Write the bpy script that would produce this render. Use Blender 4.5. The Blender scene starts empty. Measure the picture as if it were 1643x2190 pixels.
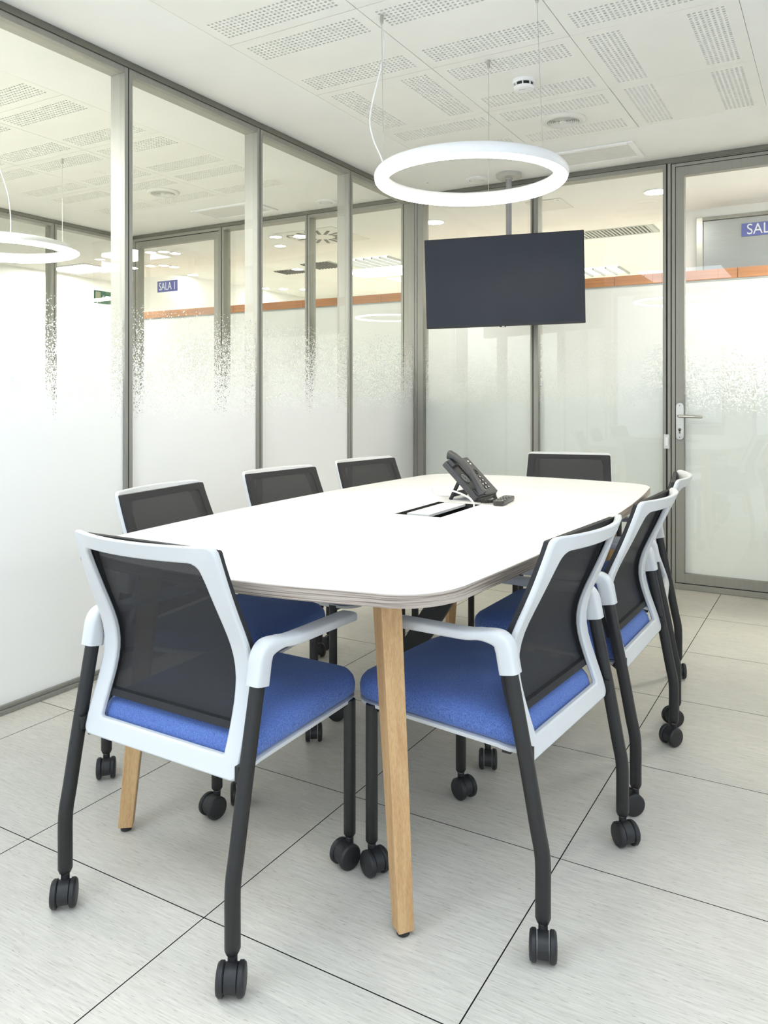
import bpy, bmesh, math, random
from mathutils import Vector, Matrix
R_ = math.radians
random.seed(7)
SC = bpy.context.scene
COL = SC.collection
# ------------------------------------------------------------------ camera
cd = bpy.data.cameras.new('camera'); cam = bpy.data.objects.new('camera', cd); COL.objects.link(cam)
cam.location = (0.5945, -1.8771, 1.1305); cam.rotation_euler = (math.pi/2, 0, 0.5269)
cd.sensor_fit = 'HORIZONTAL'; cd.sensor_width = 36.0; cd.lens = 36.0*1682.6/1643
cd.shift_x = 0.0; cd.shift_y = (846.56-1095)/1643; cd.clip_start = 0.05; cd.clip_end = 60
SC.camera = cam
# ------------------------------------------------------------------ world, exposure
w = bpy.data.worlds.new('world'); SC.world = w; w.use_nodes = True
w.node_tree.nodes['Background'].inputs[0].default_value = (0.80, 0.88, 1.0, 1)
w.node_tree.nodes['Background'].inputs[1].default_value = 1.0
VS = SC.view_settings
VS.view_transform = 'Standard'; VS.look = 'None'; VS.gamma = 1.0; VS.exposure = 0.25; VS.use_curve_mapping = False
SC.cycles.max_bounces = 10; SC.cycles.diffuse_bounces = 5; SC.cycles.glossy_bounces = 5
SC.cycles.transparent_max_bounces = 24; SC.cycles.sample_clamp_indirect = 6.0
SC.cycles.caustics_reflective = False; SC.cycles.caustics_refractive = False
def area(name, loc, rot, sx, sy, power, col):
    l = bpy.data.lights.new(name, 'AREA'); l.shape = 'RECTANGLE'; l.size = sx; l.size_y = sy; l.energy = power; l.color = col
    o = bpy.data.objects.new(name, l); COL.objects.link(o); o.location = loc; o.rotation_euler = rot; return o
DAY = (0.74, 0.87, 1.0)
# daylight coming in through the two tall windows of the wall behind the camera
area('daylight_west', (-1.30, -2.52, 1.28), (R_(90), 0, 0), 1.3, 2.4, 7, DAY)
area('daylight_east', (0.35, -2.52, 1.28), (R_(90), 0, 0), 1.3, 2.4, 7, DAY)
# daylight from the window in the plain wall on the right, out of the picture
area('daylight_side', (1.42, -0.75, 1.35), (R_(90), 0, R_(90)), 2.3, 2.1, 12, DAY)
area('fill_nextroom', (-3.45, -2.52, 1.28), (R_(90), 0, 0), 1.6, 2.4, 40, (0.95, 1.0, 0.96))  # unseen fill light added at the front opening to brighten the next room
RING_E, FILL_E, DISC_E, COOL_E = 39.0, 68.0, 60.0, 6.2
# ------------------------------------------------------------------ materials
def mat(name):
    m = bpy.data.materials.new(name); m.use_nodes = True; nt = m.node_tree; nt.nodes.clear()
    out = nt.nodes.new('ShaderNodeOutputMaterial'); return m, nt, out
def N(nt, t, **k):
    n = nt.nodes.new(t)
    for a, b in k.items(): setattr(n, a, b)
    return n
def L(nt, a, b): nt.links.new(a, b)
def pbr(name, col, rough=0.5, metal=0.0, spec=0.5, noise=0.0, scale=(8, 8, 8), bump=0.0, bscale=200, sheen=0.0, coords='Object'):
    m, nt, out = mat(name); b = N(nt, 'ShaderNodeBsdfPrincipled'); L(nt, b.outputs[0], out.inputs[0])
    b.inputs['Base Color'].default_value = (*col, 1); b.inputs['Roughness'].default_value = rough
    b.inputs['Metallic'].default_value = metal; b.inputs['Specular IOR Level'].default_value = spec
    if sheen: b.inputs['Sheen Weight'].default_value = sheen
    tc = N(nt, 'ShaderNodeTexCoord')
    if noise:
        mp = N(nt, 'ShaderNodeMapping'); mp.inputs['Scale'].default_value = scale; L(nt, tc.outputs[coords], mp.inputs[0])
        nz = N(nt, 'ShaderNodeTexNoise'); nz.inputs['Scale'].default_value = 1; nz.inputs['Detail'].default_value = 4; L(nt, mp.outputs[0], nz.inputs[0])
        cr = N(nt, 'ShaderNodeValToRGB'); L(nt, nz.outputs[0], cr.inputs[0])
        cr.color_ramp.elements[0].position = 0.3; cr.color_ramp.elements[1].position = 0.7
        cr.color_ramp.elements[0].color = (*[max(0, c*(1-noise)) for c in col], 1); cr.color_ramp.elements[1].color = (*[min(1, c*(1+noise)) for c in col], 1)
        L(nt, cr.outputs[0], b.inputs['Base Color'])
    if bump:
        nb = N(nt, 'ShaderNodeTexNoise'); nb.inputs['Scale'].default_value = bscale; L(nt, tc.outputs[coords], nb.inputs[0])
        bp = N(nt, 'ShaderNodeBump'); bp.inputs['Strength'].default_value = bump; bp.inputs['Distance'].default_value = 0.001
        L(nt, nb.outputs[0], bp.inputs['Height']); L(nt, bp.outputs[0], b.inputs['Normal'])
    return m
def emis(name, col, s):
    m, nt, out = mat(name); e = N(nt, 'ShaderNodeEmission'); e.inputs[0].default_value = (*col, 1); e.inputs[1].default_value = s
    L(nt, e.outputs[0], out.inputs[0]); return m
M = {}
M['plaster'] = pbr('plaster', (0.86, 0.86, 0.845), 0.8, noise=0.02, scale=(3, 3, 3), bump=0.05, bscale=120)
M['panel'] = pbr('panel_paint', (0.85, 0.845, 0.81), 0.75, noise=0.015, scale=(4, 4, 4))
M['fleece'] = pbr('acoustic_fleece', (0.06, 0.06, 0.053), 0.95, noise=0.1, scale=(90, 90, 90))
M['white'] = pbr('white_plastic', (0.66, 0.67, 0.675), 0.38, noise=0.01, scale=(20, 20, 20))
M['lamp_white'] = pbr('lamp_white', (0.85, 0.85, 0.86), 0.4, noise=0.01, scale=(9, 9, 9))
M['black'] = pbr('black_metal', (0.014, 0.014, 0.014), 0.42, noise=0.15, scale=(40, 40, 40))
M['rubber'] = pbr('caster_black', (0.018, 0.018, 0.019), 0.5, noise=0.15, scale=(80, 80, 80))
M['border'] = pbr('mesh_border_black', (0.016, 0.016, 0.018), 0.7, noise=0.2, scale=(300, 300, 300), bump=0.3, bscale=700)
M['alu'] = pbr('anodised_aluminium', (0.295, 0.29, 0.26), 0.5, metal=0.2, noise=0.04, scale=(60, 60, 2))
M['alu_dark'] = pbr('dark_aluminium', (0.17, 0.165, 0.14), 0.45, metal=0.4, noise=0.05, scale=(30, 30, 2))  # dark tone paints the shade of the head tracks; the keyhole shares it
M['gap'] = pbr('gasket_black', (0.02, 0.02, 0.018), 0.8, noise=0.1, scale=(30, 30, 30))
M['steel'] = pbr('brushed_steel', (0.55, 0.54, 0.50), 0.3, metal=0.9, noise=0.05, scale=(10, 10, 300))
M['greysteel'] = pbr('grey_painted_steel', (0.42, 0.44, 0.45), 0.45, noise=0.03, scale=(10, 10, 10))
M['white_wall'] = pbr('white_wall', (0.86, 0.865, 0.86), 0.8, noise=0.015, scale=(2, 2, 2), bump=0.05, bscale=150)
M['cream'] = pbr('cream_wall', (0.76, 0.755, 0.67), 0.85, noise=0.02, scale=(2, 2, 2))
M['tabletop'] = pbr('white_laminate', (0.765, 0.76, 0.75), 0.42, spec=0.35, noise=0.008, scale=(6, 6, 6))
M['screen'] = pbr('tv_screen', (0.045, 0.050, 0.066), 0.30, spec=0.10, noise=0.05, scale=(4, 4, 4))
M['bezel'] = pbr('tv_bezel', (0.012, 0.012, 0.013), 0.4, noise=0.1, scale=(50, 50, 50))
M['pole'] = pbr('pole_grey', (0.33, 0.32, 0.33), 0.45, metal=0.1, noise=0.03, scale=(10, 10, 10))
M['flange'] = pbr('flange_grey', (0.44, 0.435, 0.40), 0.45, noise=0.03, scale=(10, 10, 10))
M['phone'] = pbr('phone_charcoal', (0.055, 0.055, 0.058), 0.5, noise=0.08, scale=(80, 80, 80))
M['phone_dark'] = pbr('phone_black', (0.012, 0.012, 0.012), 0.5, noise=0.1, scale=(80, 80, 80))
M['key'] = pbr('key_white_print', (0.75, 0.75, 0.73), 0.5, noise=0.02, scale=(60, 60, 60))
M['lcd'] = pbr('phone_display', (0.10, 0.11, 0.08), 0.2, noise=0.05, scale=(60, 60, 60))
M['remote'] = pbr('remote_dark', (0.05, 0.045, 0.04), 0.35, noise=0.1, scale=(60, 60, 60))
M['signblue'] = pbr('sign_blue', (0.085, 0.105, 0.33), 0.45, noise=0.03, scale=(20, 20, 20))
M['signwhite'] = pbr('sign_white', (0.85, 0.87, 0.90), 0.45, noise=0.02, scale=(20, 20, 20))
M['exitgreen'] = pbr('exit_green', (0.03, 0.20, 0.12), 0.45, noise=0.03, scale=(20, 20, 20))
M['exitpale'] = pbr('exit_pale', (0.70, 0.72, 0.52), 0.5, noise=0.03, scale=(20, 20, 20))
M['doorgrey'] = pbr('grey_metal_door', (0.44, 0.46, 0.47), 0.33, metal=0.55, noise=0.04, scale=(2, 2, 60))
M['grille'] = pbr('grille_white', (0.74, 0.73, 0.70), 0.55, noise=0.02, scale=(20, 20, 20))
M['grilledark'] = pbr('grille_dark', (0.10, 0.10, 0.09), 0.7, noise=0.05, scale=(20, 20, 20))
M['grillegrey'] = pbr('grille_grey', (0.38, 0.40, 0.39), 0.5, noise=0.04, scale=(20, 20, 20))
M['orange'] = pbr('orange_wood', (0.42, 0.19, 0.085), 0.45, noise=0.18, scale=(3, 40, 60))
M['ring'] = emis('ring_light', (1.0, 0.91, 0.745), RING_E)
M['lamp'] = emis('fill_light_panel', (1.0, 0.985, 0.94), FILL_E)  # glow of the fill panels added in the spaces beyond the glass
M['cool'] = emis('cool_led_panel', (0.74, 0.87, 1.0), COOL_E)
M['louvre'] = emis('louvre_light', (1.0, 0.99, 0.96), 2.2)
M['disc'] = emis('disc_light', (1.0, 0.97, 0.9), DISC_E)
def wood_mat():
    m, nt, out = mat('beech_wood'); b = N(nt, 'ShaderNodeBsdfPrincipled'); L(nt, b.outputs[0], out.inputs[0]); b.inputs['Roughness'].default_value = 0.5
    tc = N(nt, 'ShaderNodeTexCoord'); mp = N(nt, 'ShaderNodeMapping'); mp.inputs['Scale'].default_value = (45, 45, 3); L(nt, tc.outputs['Object'], mp.inputs[0])
    nz = N(nt, 'ShaderNodeTexNoise'); nz.inputs['Scale'].default_value = 1; nz.inputs['Detail'].default_value = 5; nz.inputs['Distortion'].default_value = 0.6; L(nt, mp.outputs[0], nz.inputs[0])
    mp2 = N(nt, 'ShaderNodeMapping'); mp2.inputs['Scale'].default_value = (600, 600, 60); L(nt, tc.outputs['Object'], mp2.inputs[0])
    n2 = N(nt, 'ShaderNodeTexNoise'); n2.inputs['Scale'].default_value = 1; L(nt, mp2.outputs[0], n2.inputs[0])
    cr = N(nt, 'ShaderNodeValToRGB'); L(nt, nz.outputs[0], cr.inputs[0]); e = cr.color_ramp.elements
    e[0].position = 0.3; e[0].color = (0.50, 0.29, 0.13, 1); e[1].position = 0.72; e[1].color = (0.66, 0.44, 0.22, 1)
    c2 = N(nt, 'ShaderNodeValToRGB'); L(nt, n2.outputs[0], c2.inputs[0]); c2.color_ramp.elements[0].position = 0.35; c2.color_ramp.elements[0].color = (0.86, 0.81, 0.74, 1); c2.color_ramp.elements[1].position = 0.55; c2.color_ramp.elements[1].color = (1, 1, 1, 1)
    mx = N(nt, 'ShaderNodeMix', data_type='RGBA', blend_type='MULTIPLY'); mx.inputs[0].default_value = 1
    L(nt, cr.outputs[0], mx.inputs[6]); L(nt, c2.outputs[0], mx.inputs[7]); L(nt, mx.outputs[2], b.inputs['Base Color']); return m
M['wood'] = wood_mat()
def edge_mat():          # striped grey wood edge of the tabletop: the lines run along the edge
    m, nt, out = mat('grey_wood_edge'); b = N(nt, 'ShaderNodeBsdfPrincipled'); L(nt, b.outputs[0], out.inputs[0]); b.inputs['Roughness'].default_value = 0.55
    tc = N(nt, 'ShaderNodeTexCoord'); mp = N(nt, 'ShaderNodeMapping'); mp.inputs['Scale'].default_value = (5, 5, 420); L(nt, tc.outputs['Object'], mp.inputs[0])
    nz = N(nt, 'ShaderNodeTexNoise'); nz.inputs['Scale'].default_value = 1; nz.inputs['Detail'].default_value = 3; L(nt, mp.outputs[0], nz.inputs[0])
    cr = N(nt, 'ShaderNodeValToRGB'); L(nt, nz.outputs[0], cr.inputs[0]); e = cr.color_ramp.elements
    e[0].position = 0.36; e[0].color = (0.19, 0.145, 0.11, 1); e[1].position = 0.56; e[1].color = (0.48, 0.41, 0.35, 1)
    L(nt, cr.outputs[0], b.inputs['Base Color']); return m
M['edge'] = edge_mat()
def fabric_mat():
    m, nt, out = mat('blue_fabric'); b = N(nt, 'ShaderNodeBsdfPrincipled'); L(nt, b.outputs[0], out.inputs[0]); b.inputs['Roughness'].default_value = 0.9
    b.inputs['Sheen Weight'].default_value = 0.25; b.inputs['Sheen Tint'].default_value = (0.6, 0.75, 1, 1); b.inputs['Specular IOR Level'].default_value = 0.2
    tc = N(nt, 'ShaderNodeTexCoord'); mp = N(nt, 'ShaderNodeMapping'); mp.inputs['Scale'].default_value = (900, 500, 250); L(nt, tc.outputs['Object'], mp.inputs[0])
    nz = N(nt, 'ShaderNodeTexNoise'); nz.inputs['Scale'].default_value = 1; nz.inputs['Detail'].default_value = 2; L(nt, mp.outputs[0], nz.inputs[0])
    cr = N(nt, 'ShaderNodeValToRGB'); L(nt, nz.outputs[0], cr.inputs[0]); e = cr.color_ramp.elements
    e[0].position = 0.3; e[0].color = (0.056, 0.102, 0.31, 1); e[1].position = 0.72; e[1].color = (0.155, 0.25, 0.60, 1)
    L(nt, cr.outputs[0], b.inputs['Base Color'])
    bp = N(nt, 'ShaderNodeBump'); bp.inputs['Strength'].default_value = 0.35; bp.inputs['Distance'].default_value = 0.0008; L(nt, nz.outputs[0], bp.inputs['Height']); L(nt, bp.outputs[0], b.inputs['Normal']); return m
M['fabric'] = fabric_mat()
def mesh_mat():          # woven chair mesh: dark threads with tiny open holes
    m, nt, out = mat('black_net'); d = N(nt, 'ShaderNodeBsdfPrincipled'); d.inputs['Base Color'].default_value = (0.021, 0.0205, 0.022, 1); d.inputs['Roughness'].default_value = 0.75
    t = N(nt, 'ShaderNodeBsdfTransparent'); mx = N(nt, 'ShaderNodeMixShader')
    tc = N(nt, 'ShaderNodeTexCoord'); sp = N(nt, 'ShaderNodeSeparateXYZ'); L(nt, tc.outputs['Object'], sp.inputs[0])
    def sn(sock, f, ph=0):
        a = N(nt, 'ShaderNodeMath', operation='MULTIPLY'); a.inputs[1].default_value = f; L(nt, sock, a.inputs[0])
        s = N(nt, 'ShaderNodeMath', operation='SINE'); L(nt, a.outputs[0], s.inputs[0]); return s.outputs[0]
    ad = N(nt, 'ShaderNodeMath', operation='ADD'); L(nt, sp.outputs[0], ad.inputs[0]); L(nt, sp.outputs[2], ad.inputs[1])
    sb = N(nt, 'ShaderNodeMath', operation='SUBTRACT'); L(nt, sp.outputs[0], sb.inputs[0]); L(nt, sp.outputs[2], sb.inputs[1])
    f = 2*math.pi/0.0034
    pr = N(nt, 'ShaderNodeMath', operation='MULTIPLY'); L(nt, sn(ad.outputs[0], f), pr.inputs[0]); L(nt, sn(sb.outputs[0], f), pr.inputs[1])
    mr = N(nt, 'ShaderNodeMapRange'); L(nt, pr.outputs[0], mr.inputs[0]); mr.inputs[1].default_value = 0.35; mr.inputs[2].default_value = 0.8; mr.inputs[3].default_value = 0.0; mr.inputs[4].default_value = 0.26
    L(nt, mr.outputs[0], mx.inputs[0]); L(nt, d.outputs[0], mx.inputs[1]); L(nt, t.outputs[0], mx.inputs[2]); L(nt, mx.outputs[0], out.inputs[0]); return m
M['net'] = mesh_mat()
def floor_mat():         # grey vinyl-look stone with fine streaks along x
    m, nt, out = mat('streaked_floor_tile'); b = N(nt, 'ShaderNodeBsdfPrincipled'); L(nt, b.outputs[0], out.inputs[0])
    b.inputs['Roughness'].default_value = 0.34; b.inputs['Specular IOR Level'].default_value = 0.45
    g = N(nt, 'ShaderNodeNewGeometry'); oi = N(nt, 'ShaderNodeObjectInfo')
    def nz(scale, det, lo, hi, c0, c1):
        mp = N(nt, 'ShaderNodeMapping'); mp.inputs['Scale'].default_value = scale; L(nt, g.outputs['Position'], mp.inputs[0])
        cb = N(nt, 'ShaderNodeVectorMath', operation='ADD'); L(nt, mp.outputs[0], cb.inputs[0])
        mm = N(nt, 'ShaderNodeMath', operation='MULTIPLY'); mm.inputs[1].default_value = 31.0; L(nt, oi.outputs['Random'], mm.inputs[0]); L(nt, mm.outputs[0], cb.inputs[1])
        n = N(nt, 'ShaderNodeTexNoise'); n.inputs['Scale'].default_value = 1; n.inputs['Detail'].default_value = det; n.inputs['Distortion'].default_value = 0.3; L(nt, cb.outputs[0], n.inputs[0])
        cr = N(nt, 'ShaderNodeValToRGB'); L(nt, n.outputs[0], cr.inputs[0]); cr.color_ramp.elements[0].position = lo; cr.color_ramp.elements[1].position = hi
        cr.color_ramp.elements[0].color = (*c0, 1); cr.color_ramp.elements[1].color = (*c1, 1); return cr.outputs[0]
    a = nz((17, 300, 1), 5, 0.30, 0.70, (0.62, 0.58, 0.505), (0.79, 0.745, 0.66))
    c = nz((40, 480, 1), 3, 0.29, 0.37, (0.50, 0.48, 0.45), (1, 1, 1))
    d = nz((3, 9, 1), 2, 0.3, 0.7, (0.94, 0.94, 0.94), (1, 1, 1))
    m1 = N(nt, 'ShaderNodeMix', data_type='RGBA', blend_type='MULTIPLY'); m1.inputs[0].default_value = 0.8; L(nt, a, m1.inputs[6]); L(nt, c, m1.inputs[7])
    m2 = N(nt, 'ShaderNodeMix', data_type='RGBA', blend_type='MULTIPLY'); m2.inputs[0].default_value = 1; L(nt, m1.outputs[2], m2.inputs[6]); L(nt, d, m2.inputs[7])
    L(nt, m2.outputs[2], b.inputs['Base Color']); return m
M['floor'] = floor_mat()
def glass_mat(name, base, k, tint, gtint):      # thin pane: clear transmission plus a mirror share that grows with the viewing angle
    m, nt, out = mat(name); t = N(nt, 'ShaderNodeBsdfTransparent'); t.inputs[0].default_value = (*tint, 1)
    g = N(nt, 'ShaderNodeBsdfGlossy'); g.inputs['Roughness'].default_value = 0.0; g.inputs[0].default_value = (*gtint, 1)
    fr = N(nt, 'ShaderNodeFresnel'); fr.inputs[0].default_value = 1.5
    ma = N(nt, 'ShaderNodeMath', operation='MULTIPLY_ADD', use_clamp=True); ma.inputs[1].default_value = k; ma.inputs[2].default_value = base; L(nt, fr.outputs[0], ma.inputs[0])
    ge = N(nt, 'ShaderNodeNewGeometry'); iv = N(nt, 'ShaderNodeMath', operation='SUBTRACT'); iv.inputs[0].default_value = 1.0; L(nt, ge.outputs['Backfacing'], iv.inputs[1])
    mb = N(nt, 'ShaderNodeMath', operation='MULTIPLY'); L(nt, ma.outputs[0], mb.inputs[0]); L(nt, iv.outputs[0], mb.inputs[1])      # the pane mirrors on its faces, never from within
    mx = N(nt, 'ShaderNodeMixShader'); L(nt, mb.outputs[0], mx.inputs[0]); L(nt, t.outputs[0], mx.inputs[1]); L(nt, g.outputs[0], mx.inputs[2]); L(nt, mx.outputs[0], out.inputs[0]); return m
M['glass'] = glass_mat('clear_glass', 0.0, 1.2, (0.975, 0.985, 0.968), (1, 1, 1))
def film_mat():          # frosted privacy film: solid below, breaking up into ever sparser dots towards the top
    m, nt, out = mat('frosted_film'); t = N(nt, 'ShaderNodeBsdfTransparent')
    d = N(nt, 'ShaderNodeBsdfDiffuse'); d.inputs[0].default_value = (0.93, 0.935, 0.94, 1)
    tr = N(nt, 'ShaderNodeBsdfTranslucent'); tr.inputs[0].default_value = (0.93, 0.94, 0.94, 1)
    f = N(nt, 'ShaderNodeMixShader'); f.inputs[0].default_value = 0.23; L(nt, d.outputs[0], f.inputs[1]); L(nt, tr.outputs[0], f.inputs[2])
    g = N(nt, 'ShaderNodeNewGeometry'); sp = N(nt, 'ShaderNodeSeparateXYZ'); L(nt, g.outputs['Position'], sp.inputs[0])
    mr = N(nt, 'ShaderNodeMapRange'); L(nt, sp.outputs[2], mr.inputs[0]); mr.inputs[1].default_value = 1.54; mr.inputs[2].default_value = 1.02; mr.inputs[3].default_value = 0; mr.inputs[4].default_value = 1
    pw = N(nt, 'ShaderNodeMath', operation='POWER'); pw.inputs[1].default_value = 1.25; L(nt, mr.outputs[0], pw.inputs[0])
    vo = N(nt, 'ShaderNodeTexVoronoi'); vo.inputs['Scale'].default_value = 230; L(nt, g.outputs['Position'], vo.inputs['Vector'])
    sc = N(nt, 'ShaderNodeSeparateColor'); L(nt, vo.outputs['Color'], sc.inputs[0])
    lt = N(nt, 'ShaderNodeMath', operation='LESS_THAN'); L(nt, sc.outputs[0], lt.inputs[0]); L(nt, pw.outputs[0], lt.inputs[1])
    mx = N(nt, 'ShaderNodeMixShader'); L(nt, lt.outputs[0], mx.inputs[0]); L(nt, t.outputs[0], mx.inputs[1]); L(nt, f.outputs[0], mx.inputs[2]); L(nt, mx.outputs[0], out.inputs[0]); return m
M['film'] = film_mat()
# ------------------------------------------------------------------ mesh helpers
def link(name, bm, m, parent=None, smooth=False, bevel=0.0, sharp=35):
    me = bpy.data.meshes.new(name); bmesh.ops.recalc_face_normals(bm, faces=bm.faces); bm.to_mesh(me); bm.free()
    for x in (m if isinstance(m, (list, tuple)) else [m]): me.materials.append(M[x])
    o = bpy.data.objects.new(name, me); COL.objects.link(o)
    if parent is not None: o.parent = parent
    if smooth:
        for p in me.polygons: p.use_smooth = True
        try: me.set_sharp_from_angle(angle=R_(sharp))
        except Exception: pass
    if bevel:
        b = o.modifiers.new('bevel', 'BEVEL'); b.width = bevel; b.segments = 2; b.limit_method = 'ANGLE'; b.angle_limit = R_(50)
    return o
def use(name, me, parent=None, loc=(0, 0, 0), rz=0):
    o = bpy.data.objects.new(name, me); COL.objects.link(o); o.parent = parent; o.location = loc; o.rotation_euler = (0, 0, rz); return o
def tag(o, label, cat, group=None, kind=None):
    o['label'] = label; o['category'] = cat
    if group: o['group'] = group
    if kind: o['kind'] = kind
    return o
def empty(name, loc=(0, 0, 0), rz=0):
    o = bpy.data.objects.new(name, None); COL.objects.link(o); o.location = loc; o.rotation_euler = (0, 0, rz); o.empty_display_size = 0.1; return o
def struct(name, label=None, loc=(0, 0, 0), cat='structure'):
    o = empty(name, loc); o['kind'] = 'structure'
    if label: o['label'] = label; o['category'] = cat
    return o
def smesh(o, label, cat): o['kind'] = 'structure'; o['label'] = label; o['category'] = cat; return o
def BM(): return bmesh.new()
def box(bm, a, b, mi=0, mtx=None):
    (x0, y0, z0), (x1, y1, z1) = a, b
    v = [Vector(p) for p in ((x0, y0, z0), (x1, y0, z0), (x1, y1, z0), (x0, y1, z0), (x0, y0, z1), (x1, y0, z1), (x1, y1, z1), (x0, y1, z1))]
    if mtx is not None: v = [mtx @ p for p in v]
    v = [bm.verts.new(p) for p in v]
    for f in ((0, 3, 2, 1), (4, 5, 6, 7), (0, 1, 5, 4), (1, 2, 6, 5), (2, 3, 7, 6), (3, 0, 4, 7)):
        bm.faces.new([v[i] for i in f]).material_index = mi
    return bm
def bx(a, b): return box(BM(), a, b)
def cyl(bm, c, r, h, n=20, axis='Z', r2=None, mi=0, mtx=None):
    r2 = r if r2 is None else r2
    def P(a, rr, t):
        u, v = rr*math.cos(a), rr*math.sin(a)
        p = {'Z': (u, v, t), 'X': (t, u, v), 'Y': (u, t, v)}[axis]; p = Vector((c[0]+p[0], c[1]+p[1], c[2]+p[2])); return mtx @ p if mtx is not None else p
    lo = [bm.verts.new(P(2*math.pi*i/n, r, 0)) for i in range(n)]; hi = [bm.verts.new(P(2*math.pi*i/n, r2, h)) for i in range(n)]
    for i in range(n): bm.faces.new((lo[i], lo[(i+1) % n], hi[(i+1) % n], hi[i])).material_index = mi
    bm.faces.new(lo[::-1]).material_index = mi; bm.faces.new(hi).material_index = mi
    return bm
def lathe(bm, prof, c=(0, 0, 0), n=32, closed=False, axis='Z', mtx=None):     # prof: (radius, height)
    rings = []
    for r, h in prof:
        ring = []
        for i in range(n):
            a = 2*math.pi*i/n; u, v = r*math.cos(a), r*math.sin(a)
            p = {'Z': (u, v, h), 'X': (h, u, v), 'Y': (u, h, v)}[axis]; p = Vector((c[0]+p[0], c[1]+p[1], c[2]+p[2]))
            ring.append(bm.verts.new(mtx @ p if mtx is not None else p))
        rings.append(ring)
    m = len(rings)
    for k in range(m if closed else m-1):
        A, B = rings[k], rings[(k+1) % m]
        for i in range(n): bm.faces.new((A[i], A[(i+1) % n], B[(i+1) % n], B[i]))
    if not closed:
        if prof[0][0] > 1e-5: bm.faces.new(rings[0][::-1])
        if prof[-1][0] > 1e-5: bm.faces.new(rings[-1])
    return bm
def catmull(P, k=6):
    P = [Vector(p) for p in P]; o = []
    for i in range(len(P)-1):
        a, b, c, d = P[max(i-1, 0)], P[i], P[i+1], P[min(i+2, len(P)-1)]
        for j in range(k):
            t = j/k; o.append(0.5*((2*b)+(c-a)*t+(2*a-5*b+4*c-d)*t*t+(3*b-a-3*c+d)*t**3))
    o.append(P[-1]); return o
def tube(bm, pts, r, n=8, side=None, hw=None, hh=None, p=2.0):
    """sweep along pts; round with radius r, or a superellipse section (hw along side, hh across) given per point"""
    pts = [Vector(q) for q in pts]; rings = []; up = Vector((0, 0, 1)); prev = None
    for i, q in enumerate(pts):
        t = (pts[min(i+1, len(pts)-1)]-pts[max(i-1, 0)]).normalized()
        if side is not None: s = Vector(side)
        else:
            ref = prev if prev is not None else (Vector((1, 0, 0)) if abs(t.z) > .9 else up.cross(t).normalized())
            s = (ref - t*ref.dot(t)).normalized(); prev = s
        nrm = s.cross(t).normalized(); ring = []
        A = r if hw is None else (hw[i] if isinstance(hw, (list, tuple)) else hw); B = r if hh is None else (hh[i] if isinstance(hh, (list, tuple)) else hh)
        for k in range(n):
            a = 2*math.pi*(k+.5)/n; ca, sa = math.cos(a), math.sin(a)
            ring.append(bm.verts.new(q + s*A*math.copysign(abs(ca)**(2/p), ca) + nrm*B*math.copysign(abs(sa)**(2/p), sa)))
        rings.append(ring)
    for A, B in zip(rings, rings[1:]):
        for k in range(n): bm.faces.new((A[k], A[(k+1) % n], B[(k+1) % n], B[k]))
    bm.faces.new(rings[0][::-1]); bm.faces.new(rings[-1]); return bm
def rrect(x0, y0, x1, y1, rad, n=5):     # rounded rectangle; rad = one radius or (bl, br, tr, tl)
    if not isinstance(rad, (list, tuple)): rad = (rad,)*4
    o = []
    for (cx, cy, a0), r in zip(((x0, y0, 180), (x1, y0, 270), (x1, y1, 0), (x0, y1, 90)), rad):
        sx = 1 if cx == x0 else -1; sy = 1 if cy == y0 else -1
        for k in range(n+1):
            a = R_(a0+90*k/n); o.append((cx+sx*r+r*math.cos(a), cy+sy*r+r*math.sin(a)))
    return o
def stack(bm, rings):                    # rings of equal length: lists of 3-D points
    V = [[bm.verts.new(p) for p in r] for r in rings]; n = len(V[0])
    for A, B in zip(V, V[1:]):
        for k in range(n): bm.faces.new((A[k], A[(k+1) % n], B[(k+1) % n], B[k]))
    bm.faces.new(V[0][::-1]); bm.faces.new(V[-1]); return bm
def prism(bm, outline, z0, z1, mtx=None):
    f = (lambda p: mtx @ Vector(p)) if mtx is not None else Vector
    return stack(bm, [[f((x, y, z0)) for x, y in outline], [f((x, y, z1)) for x, y in outline]])
def text(body, size, name, m, parent=None, mtx=None, depth=0.0006, bold=False):
    c = bpy.data.curves.new(name, 'FONT'); c.body = body; c.size = size; c.extrude = depth; c.align_x = 'CENTER'; c.align_y = 'CENTER'
    if bold: c.offset = size*0.012
    o = bpy.data.objects.new(name, c); COL.objects.link(o); dg = bpy.context.evaluated_depsgraph_get()
    me = bpy.data.meshes.new_from_object(o.evaluated_get(dg)); bpy.data.objects.remove(o)
    me.materials.clear(); me.materials.append(M[m]); q = bpy.data.objects.new(name, me); COL.objects.link(q)
    if parent is not None: q.parent = parent
    if mtx is not None: q.matrix_local = mtx
    return q
def copy_tree(o, parent=None):
    c = o.copy(); COL.objects.link(c)
    if parent is not None: c.parent = parent
    for ch in list(o.children): copy_tree(ch, c)
    return c
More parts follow.
